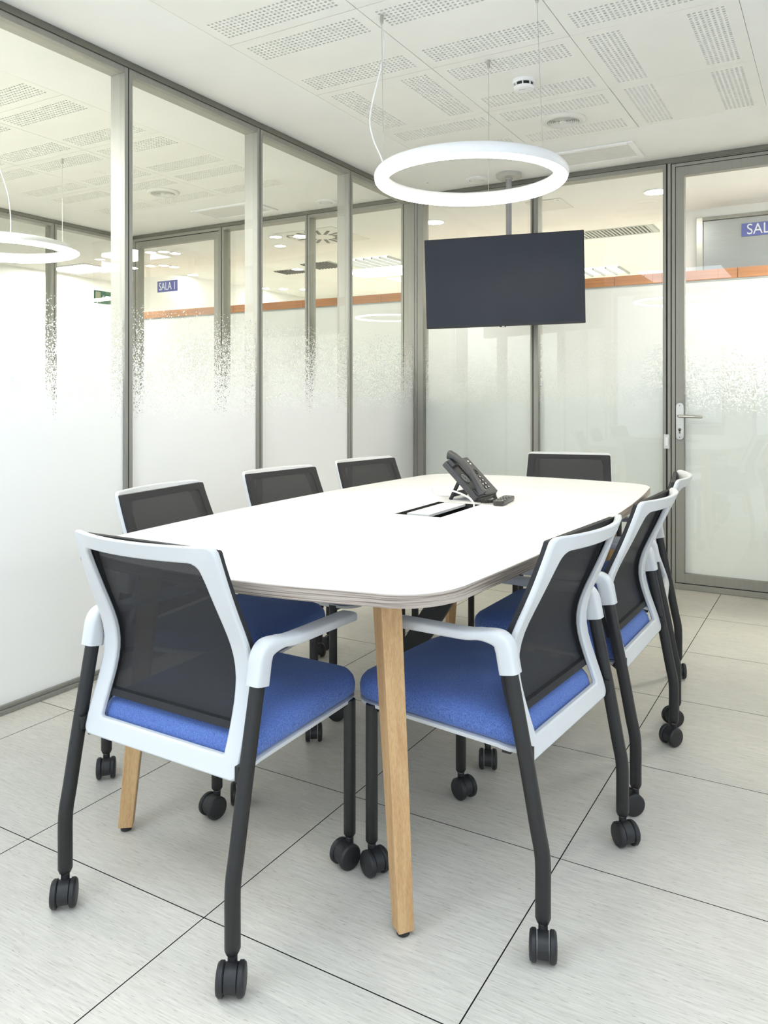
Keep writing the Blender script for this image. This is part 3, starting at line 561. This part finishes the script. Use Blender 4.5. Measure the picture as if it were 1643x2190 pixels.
link('grille_frame', b, 'lamp_white', ag, bevel=.003); link('backing', bx((-W_+.03, -D_+.028, -.002), (W_-.03, D_-.028, 0)), 'grille', ag)
for k in range(15): link('slat', box(BM(), (-W_+.032, -.0070, -.0015), (W_-.032, .0070, .0005), mtx=Matrix.Rotation(R_(4), 4, 'X')), 'grille', ag).location = (0, -D_+.038+k*.0160, -.007)
dl = empty('round_speaker', (-1.436, 2.800, H-.0005)); tag(dl, 'small round white fitting on the ceiling border beside the pole', 'ceiling fitting')
link('rim', lathe(BM(), [(.046, 0), (.072, 0), (.070, -.006), (.048, -.009)], n=32, closed=True), 'lamp_white', dl, smooth=True); link('cone', lathe(BM(), [(.046, -.002), (.038, -.012), (.030, -.014)], n=32), 'grille', dl, smooth=True)
link('ceiling_dot', cyl(BM(), (-1.75, 2.72, H-.002), .006, .003, 12), 'grillegrey', ceiling)
# ------------------------------------------------------------------ ring pendant
RX, RY, RZ, RR, RT = -0.612, 0.842, 1.952, 0.3345, 0.028
ring = empty('ring_pendant_lamp', (RX, RY, RZ)); tag(ring, 'glowing white ring lamp hanging on thin wires over the table', 'pendant lamp')
def arc(a0, a1, n, r): return [(RR+r*math.cos(R_(a0+(a1-a0)*k/n)), r*math.sin(R_(a0+(a1-a0)*k/n))) for k in range(n+1)]
link('body', lathe(BM(), arc(-34, 214, 20, RT)+[(RR-RT+.009, -.0160), (RR+RT-.009, -.0160)], n=96, closed=True), 'lamp_white', ring, smooth=True)
link('diffuser', lathe(BM(), arc(215, 325, 12, RT-.0004)+[(RR+RT-.009, -.0163), (RR-RT+.009, -.0163)], n=96, closed=True), 'ring', ring, smooth=True)
for px, py in ((-0.862, 0.610), (-0.675, 1.170), (-0.318, 0.745)):
    a = math.atan2(py-RY, px-RX); q = (RR*math.cos(a), RR*math.sin(a))
    link('wire', tube(BM(), [(q[0], q[1], RT-.002), (px-RX, py-RY, H-RZ-.022)], .0009, 6), 'steel', ring)
    link('wire_grip', lathe(BM(), [(.003, H-RZ-.034), (.0065, H-RZ-.030), (.0065, H-RZ-.002), (.004, H-RZ-.0005)], (px-RX, py-RY, 0), 12), 'steel', ring, smooth=True)
cp = catmull([(-0.884, .630, H-.001), (-0.876, .626, 2.506), (-0.861, .62, 2.455), (-0.858, .62, 2.405), (-0.877, .625, 2.330), (-0.911, .635, 2.245), (-0.934, .645, 2.165), (-0.928, .66, 2.095), (-0.906, .68, 2.030), (-0.890, .69, 1.968)], 6)
link('power_cord', tube(BM(), [Vector(p)-Vector((RX, RY, RZ)) for p in cp], .0028, 8), 'lamp_white', ring, smooth=True)
def twin(o, x, lab):
    c = copy_tree(o); c.location.x = x; c['label'] = lab; return c
tr_ = twin(ring, -3.43, 'glowing ring lamp of the next room, seen through the long glazed wall')
twin(rv, -3.418, 'round ceiling vent of the next room, seen through the long glazed wall')
twin(ag, -3.350, 'long ceiling air grille of the next room, seen through the long glazed wall')
twin(dl, -2.604, 'small round ceiling fitting of the next room, seen through the long glazed wall')
tr_.scale.x = -1
# ------------------------------------------------------------------ television on ceiling pole
tv = empty('television', (-1.198, 2.664, 1.834)); tag(tv, 'black flat screen television hanging from a grey ceiling pole', 'television')
tv.rotation_euler = (Matrix.Rotation(0.286, 3, 'Z') @ Matrix.Rotation(0.042, 3, 'X') @ Matrix.Rotation(-0.019, 3, 'Y')).to_euler()
tw, th = .4825, .276
b = BM(); prism(b, rrect(-tw, -th, tw, th, .004, 3), -.010, .030, Matrix.Rotation(R_(90), 4, 'X')); link('casing', b, 'bezel', tv, bevel=.002)
link('screen', bx((-tw+.007, -.0312, -th+.012), (tw-.007, -.0290, th-.007)), 'screen', tv)
b = BM(); box(b, (-tw+.10, .006, -th+.05), (tw-.10, .042, th-.05)); link('back_cover', b, 'bezel', tv, bevel=.01)
link('sensor_tab', bx((-.028, -.031, -th-.006), (.010, -.015, -th+.002)), 'bezel', tv, bevel=.001); link('logo', bx((-.014, -.0318, -th-.0045), (.002, -.0308, -th+.0005)), 'key', tv)
link('mount_plate', bx((-.10, .042, -.10), (.10, .050, .10)), 'black', tv)
pl = empty('ceiling_pole', (-1.217, 2.800, H)); tag(pl, 'grey ceiling pole with round flange carrying the television', 'pole')
link('flange', lathe(BM(), [(.080, -.0005), (.080, -.022), (.076, -.026), (.024, -.027), (.024, -.036), (.020, -.037)], n=36), 'flange', pl, smooth=True)
link('tube', cyl(BM(), (0, 0, -.84), .0185, .82, 24), 'pole', pl, smooth=True); link('bracket', bx((-.04, -.075, -.80), (.04, .022, -.60)), 'black', pl)
# ------------------------------------------------------------------ light switch
ls = empty('light_switch', (-0.295, YB-.001, 0.862)); tag(ls, 'slim white switch on the frame post left of the door', 'switch')
link('surround', bx((-.016, -.010, -.042), (.016, -.001, .042)), 'white', ls, bevel=.002); link('rocker', bx((-.009, -.013, -.024), (.009, -.009, .024)), 'lamp_white', ls, bevel=.0015)
# ------------------------------------------------------------------ table
TX, TY, TZ = -0.630, 0.585, 0.740
HB, HA = 0.590, 1.185
def table_outline(off=0.0):
    P = []; kb, ke, rc = 0.075, 0.115, 0.115
    hb, ha = HB-off, HA-off
    side = lambda t: hb-kb*t*t; end = lambda s: ha-ke*s*s
    xc, yc = side(1)-rc*1.03, end(1)-rc*1.03
    n = 14
    for k in range(n+1): t = -1+2*k/n; P.append((side(t*yc/ha), t*yc))
    def corner(sx, sy, rev):
        a0, a1 = Vector((side(yc/ha), yc)), Vector((xc, end(xc/hb))); c = Vector((a0.x-.004, a1.y-.004)); L_ = []
        for k in range(1, 8):
            u = k/8; q = a0*(1-u)**3+(a0+(c-a0)*.62)*3*u*(1-u)**2+(a1+(c-a1)*.62)*3*u*u*(1-u)+a1*u**3; L_.append((sx*q.x, sy*q.y))
        return L_[::-1] if rev else L_
    P += corner(1, 1, False)
    for k in range(n+1): s = 1-2*k/n; P.append((s*xc, end(s*xc/hb)))
    P += corner(-1, 1, True)
    for k in range(n+1): t = 1-2*k/n; P.append((-side(t*yc/ha), t*yc))
    P += corner(-1, -1, False)
    for k in range(n+1): s = -1+2*k/n; P.append((s*xc, -end(s*xc/hb)))
    P += corner(1, -1, True)
    return P
table = empty('meeting_table', (TX, TY, 0), R_(1.0)); tag(table, 'large boat shaped meeting table with white top and beech legs', 'table')
HX0, HX1, HY0, HY1 = -0.690-TX, -0.522-TX, 0.395-TY, 0.738-TY
bm = BM(); o1 = table_outline(0.0012); hol = [(HX0, HY0), (HX1, HY0), (HX1, HY1), (HX0, HY1)]
for z in (TZ, TZ-.028):
    ed = []
    for loop in (o1, hol):
        vs = [bm.verts.new((x, y, z)) for x, y in loop]; ed += [bm.edges.new((vs[i], vs[(i+1) % len(vs)])) for i in range(len(vs))]
    bmesh.ops.triangle_fill(bm, use_beauty=True, use_dissolve=False, edges=ed, normal=(0, 0, 1))
bm.verts.ensure_lookup_table(); n1 = len(o1)+4
for base, cnt in ((0, len(o1)), (len(o1), 4)):
    for i in range(cnt): a, c = base+i, base+(i+1) % cnt; bm.faces.new((bm.verts[a], bm.verts[c], bm.verts[n1+c], bm.verts[n1+a]))
link('tabletop', bm, 'tabletop', table)
A_, B_ = table_outline(0.0014), table_outline(0.0); C_ = table_outline(0.004)
eb = link('edge_band', stack(BM(), [[(x, y, TZ-.0285) for x, y in C_], [(x, y, TZ-.0275) for x, y in B_], [(x, y, TZ-.0020) for x, y in B_], [(x, y, TZ-.0004) for x, y in A_]]), 'edge', table, smooth=True)
eb = eb.data       # the band is a ring: drop its two caps
bm = BM(); bm.from_mesh(eb); bmesh.ops.delete(bm, geom=[f for f in bm.faces if len(f.verts) > 4], context='FACES'); bm.to_mesh(eb); bm.free()
b = BM(); t_ = .002
for a, c in (((HX0, HY0, TZ-.09), (HX0+t_, HY1, TZ-.0006)), ((HX1-t_, HY0, TZ-.09), (HX1, HY1, TZ-.0006)), ((HX0, HY0, TZ-.09), (HX1, HY0+t_, TZ-.0006)), ((HX0, HY1-t_, TZ-.09), (HX1, HY1, TZ-.0006)), ((HX0, HY0, TZ-.093), (HX1, HY1, TZ-.09))): box(b, a, c)
link('cable_well', b, 'gap', table)
link('flap', bx((-0.665-TX, 0.436-TY, TZ-.010), (-0.582-TX, 0.7365-TY, TZ-.001)), 'tabletop', table, bevel=.0008)
def leg_bm():
    bm = BM(); rings = []
    for z, hw, hd, s in ((.012, .0180, .0180, 0), (.30, .0210, .0210, .40), (.66, .0245, .0245, .93), (.712, .0250, .0250, 1.0)):
        c = Vector((-0.060*s, 0.036*s, z)); u = Vector((math.cos(R_(-37)), math.sin(R_(-37)), 0)); v = Vector((-u.y, u.x, 0))
        rings.append([c+u*hw*a+v*hd*d for a, d in ((-1, -1), (1, -1), (1, 1), (-1, 1))])
    return stack(bm, rings)
lm = None
for sx, sy in ((1, -1), (-1, -1), (-1, 1), (1, 1)):
    b = leg_bm(); bmesh.ops.scale(b, vec=(sx, -sy, 1), verts=b.verts)
    o = link('leg', b, 'wood', table, bevel=.0025); o.location = (sx*.410+(.004 if sx < 0 else 0), sy*1.02, 0)
    link('foot', lathe(BM(), [(.012, 0), (.014, .002), (.014, .0125)], n=16), 'rubber', o, smooth=True)
    link('leg_plate', bx((-sx*.060-.045, -sy*.036-.045, .704), (-sx*.060+.045, -sy*.036+.045, .7115)), 'greysteel', o)
    link('leg_bracket', box(BM(), (-.05, -.022, .670), (-.028, .022, .708), mtx=Matrix.Translation((-sx*.060, -sy*.036, 0)) @ Matrix.Rotation(math.atan2(sy, sx), 4, 'Z')), 'greysteel', o)
for sx in (-1, 1): link('frame_beam', bx((sx*.345-.02, -.90, .684), (sx*.345+.02, .90, .711)), 'greysteel', table)
for sy in (-1, 1): link('frame_beam', bx((-.325, sy*.88-.02, .684), (.325, sy*.88+.02, .711)), 'greysteel', table)
b = BM(); rz = []
for x, z in ((.06, .71), (.02, .42), (-.115, .21), (-.20, .012)): rz.append([Vector((x+dx, .600-TY+dy, z)) for dx, dy in ((-.046, -.01), (.046, -.01), (.046, .01), (-.046, .01))])
link('cable_riser', stack(b, rz[::-1]), 'black', table)
# ------------------------------------------------------------------ chair
YR = -0.225
PZ = [.372, .385, .40, .44, .478, .507, .54, .57, .607, .644, .682, .716, .777, .838]
PF = [.030, .033, .037, .052, .066, .075, .084, .085, .079, .064, .046, .030, .006, -.016]
def prof(z):
    if z <= PZ[0]: return PF[0]
    for a, c, f, g_ in zip(PZ, PZ[1:], PF, PF[1:]):
        if z <= c: t = (z-a)/(c-a); return f+(g_-f)*t
    return PF[-1]
def sprof(z): return sum(prof(z+d)*w_ for d, w_ in ((-.03, .2), (-.015, .2), (0, .2), (.015, .2), (.03, .2)))
def halfw(z): return .2265-.019*max(0, (z-.45)/.388)
def bow(z): t = max(0, min(1, (z-.60)/.22)); return .042*t*t
def ringloop(inset, zb, zt, rb, rt, nz=16, nx=12, na=4):
    P = []; W = lambda z: halfw(z)-inset
    def arcp(cx, cz, r, a0): return [(cx+r*math.cos(R_(a0+90*k/na)), cz+r*math.sin(R_(a0+90*k/na))) for k in range(na+1)]
    wb, wt = W(zb), W(zt)
    P += [(-wb+rb+(2*wb-2*rb)*k/nx, zb) for k in range(1, nx)]
    P += arcp(wb-rb, zb+rb, rb, 270)
    P += [(W(zb+rb+(zt-rt-zb-rb)*k/nz), zb+rb+(zt-rt-zb-rb)*k/nz) for k in range(1, nz)]
    P += arcp(wt-rt, zt-rt, rt, 0)
    P += [(wt-rt-(2*wt-2*rt)*k/nx, zt) for k in range(1, nx)]
    P += arcp(-wt+rt, zt-rt, rt, 90)
    P += [(-W(zt-rt-(zt-rt-zb-rb)*k/nz), zt-rt-(zt-rt-zb-rb)*k/nz) for k in range(1, nz)]
    P += arcp(-wb+rb, zb+rb, rb, 180)
    return P
def ringsolid(outer, inner, fy, t):
    bm = BM(); n = len(outer)
    ps = [[(x, fy(x, z), z) for x, z in outer], [(x, fy(x, z)+t, z) for x, z in outer], [(x, fy(x, z)+t, z) for x, z in inner], [(x, fy(x, z), z) for x, z in inner]]
    V = [[bm.verts.new(p) for p in r] for r in ps]
    for a in range(4):
        A, B = V[a], V[(a+1) % 4]
        for k in range(n): bm.faces.new((A[k], A[(k+1) % n], B[(k+1) % n], B[k]))
    return bm
def back_y(x, z): return YR+sprof(z)-bow(z)*(1-(x/.2)**2)
def mesh_y(x, z): return YR+sprof(z)+.0150
def seat_ring(ins, z, front=.286, rear=-.165, hwf=.222, hwr=.222):
    o = rrect(-hwf+ins, rear+ins, hwf-ins, front-ins, (max(.03, .055-ins), max(.03, .055-ins), max(.03, .070-ins), max(.03, .070-ins)), 7)
    out = []
    for x, y in o:
        s = (y-rear)/(front-rear); bowf = .018*(1-(x/hwf)**2)*max(0, (s-.5)*2)
        out.append((x, y+bowf, z-.012*max(0, s-.55)/.45-(.030*((.3-s)/.3)**1.0 if s < .3 else 0)))
    return out
def caster(parent, x, y, a):
    c = empty('caster', (x, y, 0), a); c.parent = parent
    body = BM(); rad, off = .030, -.014
    poly = [(off+.0265*math.cos(R_(t)), .031+.0265*math.sin(R_(t))) for t in range(-20, 200, 20)]+[(off-.022, .016), (off+.016, .014)]
    stack(body, [[(-.0115, y_, z_) for y_, z_ in poly], [(.0115, y_, z_) for y_, z_ in poly]])
    cyl(body, (0, 0, .044), .0095, .022, 14); link('hood', body, 'rubber', c, smooth=True)
    link('stem_ring', cyl(BM(), (0, 0, .0655), .0085, .004, 14), 'steel', c, smooth=True)
    for s in (-1, 1):
        wv = lathe(BM(), [(rad-.003, s*.0128), (rad, s*.0150), (rad, s*.0220), (rad-.0035, s*.0262), (rad-.010, s*.0275), (.006, s*.0282)], (0, off, rad), 28, axis='X'); link('wheel', wv, 'rubber', c, smooth=True)
    return c
def make_chair():
    root = empty('mesh_chair')
    bf = ringsolid(ringloop(0, .372, .838, .016, .016), ringloop(.043, .413, .803, .006, .022), back_y, .0150)
    link('back_frame', bf, 'white', root, smooth=True, bevel=.004, sharp=50)
    link('mesh_border', ringsolid(ringloop(.003, .453, .829, .004, .006), ringloop(.036, .467, .809, .004, .014), mesh_y, .0130), 'border', root, smooth=True, sharp=50)
    bm = BM(); NX, NZ = 10, 22; G = [[bm.verts.new((u*(halfw(z)-.012), mesh_y(0, z)+.0115, z)) for u in [-1+2*i/NX for i in range(NX+1)]] for z in [.456+(.822-.456)*j/NZ for j in range(NZ+1)]]
    for j in range(NZ):
        for i in range(NX): bm.faces.new((G[j][i], G[j][i+1], G[j+1][i+1], G[j+1][i]))
    link('mesh_panel', bm, 'net', root, smooth=True)
    prof_s = [(.035, .408), (.010, .411), (.001, .420), (0, .436), (.004, .451), (.014, .462), (.032, .469), (.065, .4735), (.12, .475), (.16, .4755)]
    link('seat', stack(BM(), [seat_ring(i_, z) for i_, z in prof_s]), 'fabric', root, smooth=True, sharp=80)
    link('seat_shell', stack(BM(), [seat_ring(.012, .396), seat_ring(.003, .399), seat_ring(.002, .4075), seat_ring(.012, .4095)]), 'white', root, smooth=True)
    b = BM()
    for s in (-1, 1): tube(b, [(s*.205, .215, .386), (s*.15, .17, .384), (s*.15, -.12, .372), (s*.225, YR+.045, .372)], .008, 8)
    box(b, (-.2, .205, .378), (.2, .230, .392)); box(b, (-.2, -.13, .364), (.2, -.11, .378))
    for s in (-1, 1): box(b, (s*.232-.005, YR+.028, .378), (s*.232+.005, YR+.052, .408))
    link('under_frame', b, 'black', root)
    for s in (-1, 1):
        pr = catmull([(s*.247, YR, .068), (s*.247, YR, .12), (s*.247, YR, .178), (s*.247, YR+.003, .212), (s*.247, YR+.012, .255), (s*.247, YR+.034, .37), (s*.247, YR+.068, .535), (s*.247, YR+.078, .585)], 4)
        n_ = len(pr); link('leg', tube(BM(), pr, 0, 14, side=(1, 0, 0), hw=[.010]+[.0135]*(n_-1), hh=[.012]+[.0155]*(n_-1), p=2.6), 'black', root, smooth=True, sharp=60)
        pf = [(s*.215, .225, .068), (s*.215, .225, .074), (s*.215, .225, .25), (s*.215, .225, .398)]
        link('leg', tube(BM(), pf, 0, 14, side=(1, 0, 0), hw=[.010, .0135, .0135, .0135], hh=[.010, .0135, .0135, .0135], p=2.6), 'black', root, smooth=True, sharp=60)
        ap_ = catmull([(s*.247, YR+.072, .556), (s*.247, YR+.077, .582), (s*.247, YR+.082, .606), (s*.248, YR+.092, .6220), (s*.249, YR+.113, .6275), (s*.251, YR+.140, .6275), (s*.253, YR+.175, .6235), (s*.254, YR+.28, .6225), (s*.254, YR+.37, .621), (s*.254, YR+.390, .6205)], 5)
        n_ = len(ap_); HWs = []; HHs = []
        for i in range(n_):
            t = i/(n_-1); HWs.append(.0185 if t < .28 else (.0185+(.0230-.0185)*min(1, (t-.28)/.3))); HHs.append(.021 if t < .25 else max(.0105, .021-(t-.25)/.28*.0105))
        HWs[-1] *= .82; HHs[-1] *= .7
        link('armrest', tube(BM(), ap_, 0, 18, side=(1, 0, 0), hw=HWs, hh=HHs, p=4.5), 'white', root, smooth=True, sharp=50)
    return root
ch0 = make_chair()
# x, y, facing angle, label, caster swivels (rear left, rear right, front left, front right) as world directions the casters trail to
CH = [
 (-0.652, -0.497, 89.0, 'white framed blue chair at the near head of the table, its mesh back towards us', (-48, -58, -103, -110)),
 (-0.130, -0.078, 175.2, 'first blue seat chair on the door side of the table, nearest its front leg', (-71, -45, -25, -25)),
 (-0.108, 0.566, 178.6, 'middle of the three chairs on the door side of the table', (-140, -120, -67, 20)),
 (-0.157, 1.175, 189.0, 'third chair on the door side of the table, partly hidden, turned towards the head', (-140, -72, 0, 0)),
 (-0.570, 1.890, -77.0, 'chair at the far head of the table, facing us, below the television', (0, 90, 0, 90)),
 (-1.105, 0.005, 7.0, 'first chair along the long glazed wall, nearest us, only mesh top above the table', (180, -45, -55, -48)),
 (-1.150, 0.648, -5.0, 'second chair along the long glazed wall, between two others', (150, 200, 150, 25)),
 (-1.118, 1.240, -8.5, 'third chair along the long glazed wall, nearest the corner post', (180, 180, 0, 45)),
]
for i, (x, y, a, lab, cs) in enumerate(CH):
    c = ch0 if i == 0 else None
    if c is None:
        c = ch0.copy(); COL.objects.link(c)
        for k in chair_parts: q = k.copy(); COL.objects.link(q); q.parent = c
    else: chair_parts = list(ch0.children)
    c.location = (x, y, 0); c.rotation_euler = (0, 0, R_(a-90)); tag(c, lab, 'chair', 'mesh back chairs around the meeting table')
    for (lx, ly), d in zip(((-.247, YR), (.247, YR), (-.215, .225), (.215, .225)), cs):
        # local -y of the caster trails towards world direction d
        caster(c, lx, ly, R_(d+90-(a-90)))
# ------------------------------------------------------------------ desk phone
ph = empty('desk_phone', (-0.556, 0.880, TZ), R_(90)); tag(ph, 'charcoal desk phone tilted on its stand, on the table beside the cable flap', 'telephone')
TL = Matrix.Translation((0, 0, .0175)) @ Matrix.Rotation(R_(44), 4, 'X')      # local plane: x across, y up the face, z out of the face
b = prism(BM(), rrect(-.095, 0, .095, .185, .006, 3), -.022, 0, TL); link('body', b, 'phone', ph, bevel=.003)
b = prism(BM(), rrect(-.030, .002, .094, .183, .004, 3), 0, .006, TL); link('face_plate', b, 'phone', ph, bevel=.0015)
link('display', prism(BM(), rrect(-.018, .128, .050, .160, .002, 2), .006, .0072, TL), 'lcd', ph)
for x, y in ((.066, .162), (.066, .148)): link('indicator', prism(BM(), rrect(x-.005, y-.003, x+.005, y+.003, .0015, 2), .006, .008, TL), 'key', ph)
link('logo', prism(BM(), rrect(-.022, .170, -.012, .176, .001, 2), .006, .0066, TL), 'key', ph)
for r in range(4):
    for c in range(3):
        x, y = -.008+c*.026, .030+r*.017; k = link('key', prism(BM(), rrect(x-.009, y-.0055, x+.009, y+.0055, .0015, 2), .006, .0085, TL), 'phone_dark', ph)
        link('key_print', prism(BM(), rrect(x-.004, y-.003, x+.004, y+.003, .0008, 2), .0085, .0088, TL), 'key', k)
link('navigation_ring', lathe(BM(), [(.005, .006), (.014, .006), (.013, .009), (.006, .009)], (.052, .108, 0), 20, True, mtx=TL), 'phone_dark', ph)
for x, y in ((-.012, .112), (.004, .112), (-.012, .098)): link('key', prism(BM(), rrect(x-.006, y-.004, x+.006, y+.004, .0015, 2), .006, .0082, TL), 'phone_dark', ph)
sp_ = link('speaker_recess', lathe(BM(), [(.024, -.0002), (.024, .0012), (.022, .0014)], (-.063, .092, 0), 24, mtx=TL), 'phone_dark', ph)
for r in (.006, .012, .018): link('speaker_ring', lathe(BM(), [(r, .0012), (r+.0025, .0012), (r+.0025, .0022), (r, .0022)], (-.063, .092, 0), 20, True, mtx=TL), 'grillegrey', ph)
hp = [(-.064, .004, .012), (-.064, .02, .016), (-.064, .05, .026), (-.064, .09, .034), (-.064, .13, .036), (-.064, .165, .032), (-.064, .185, .026), (-.064, .198, .018)]
hp = [TL @ Vector(p) for p in catmull(hp, 3)]
n_ = len(hp); link('handset', tube(BM(), hp, 0, 14, side=(1, 0, 0), hw=[.020+.004*abs(2*i/(n_-1)-1)**2 for i in range(n_)], hh=[.009+.008*abs(2*i/(n_-1)-1)**3 for i in range(n_)], p=3.2), 'phone', ph, smooth=True, sharp=60)
link('handset_cradle', prism(BM(), rrect(-.087, .150, -.041, .184, .004, 3), 0, .016, TL), 'phone', ph, bevel=.002); link('handset_cradle', prism(BM(), rrect(-.087, .004, -.041, .034, .004, 3), 0, .006, TL), 'phone', ph, bevel=.002)
for s in (-1, 1): b = BM(); tube(b, [(s*.065-.005, .085, .075), (s*.065-.005, .122, .001)], 0, 4, side=(1, 0, 0), hw=.013, hh=.006); link('stand', b, 'phone_dark', ph)
b = BM(); box(b, (-.07, .112, .010), (.06, .118, .028)); link('stand', b, 'phone_dark', ph)
link('base_foot', bx((-.08, -.002, .0005), (.08, .03, .014)), 'phone_dark', ph, bevel=.002)
cc = catmull([(-.566, .800, TZ+.011), (-.532, .762, TZ+.0095), (-.506, .768, TZ+.0095), (-.498, .800, TZ+.0095), (-.515, .853, TZ+.0095), (-.535, .895, TZ+.011)], 26)
coil = []
for i, p in enumerate(cc):
    a = i*1.35; t = (cc[min(i+1, len(cc)-1)]-cc[max(i-1, 0)]).normalized(); s = Vector((t.y, -t.x, 0)).normalized(); coil.append(p+s*.0055*math.cos(a)+Vector((0, 0, .0055*math.sin(a))))
crd = link('handset_cord', tube(BM(), coil, .0024, 5), 'phone_dark', ph, smooth=True); crd.matrix_parent_inverse = Matrix.Identity(4)
crd.data.transform((Matrix.Translation(ph.location) @ Matrix.Rotation(R_(90), 4, 'Z')).inverted())
wc = catmull([(-0.548, 0.727, .728), (-0.549, 0.731, .742), (-0.575, 0.752, .758), (-0.617, 0.755, .774), (-0.668, 0.766, .782), (-0.727, 0.798, .784), (-0.766, 0.836, .778), (-0.776, 0.850, .764), (-0.768, 0.863, .750), (-0.745, 0.866, .745), (-0.715, 0.872, .745)], 6)
tag(link('network_cable', tube(BM(), wc, .0034, 8), 'lamp_white', None, smooth=True), 'white cable looping from the table cable flap up to the desk phone', 'cable')
# remote control
rm = empty('remote_control', (-0.470, 0.822, TZ), math.atan2(.21, -.03)-math.pi/2); tag(rm, 'dark remote control lying on the table beside the desk phone', 'remote')
b = stack(BM(), [[(x*sc_, y*(1 if sc_ > .9 else .99), z) for x, y in rrect(-.021, -.092, .021, .092, .012, 4)] for z, sc_ in ((.0005, .80), (.005, .97), (.012, 1.0), (.017, .93))]); link('body', b, 'remote', rm, smooth=True)
for r in range(7):
    for c in range(3): link('button', prism(BM(), rrect(-.0135+c*.0105, -.07+r*.019, -.0065+c*.0105, -.062+r*.019, .002, 2), .0165, .0185), 'phone_dark' if r % 2 else 'grillegrey', rm)
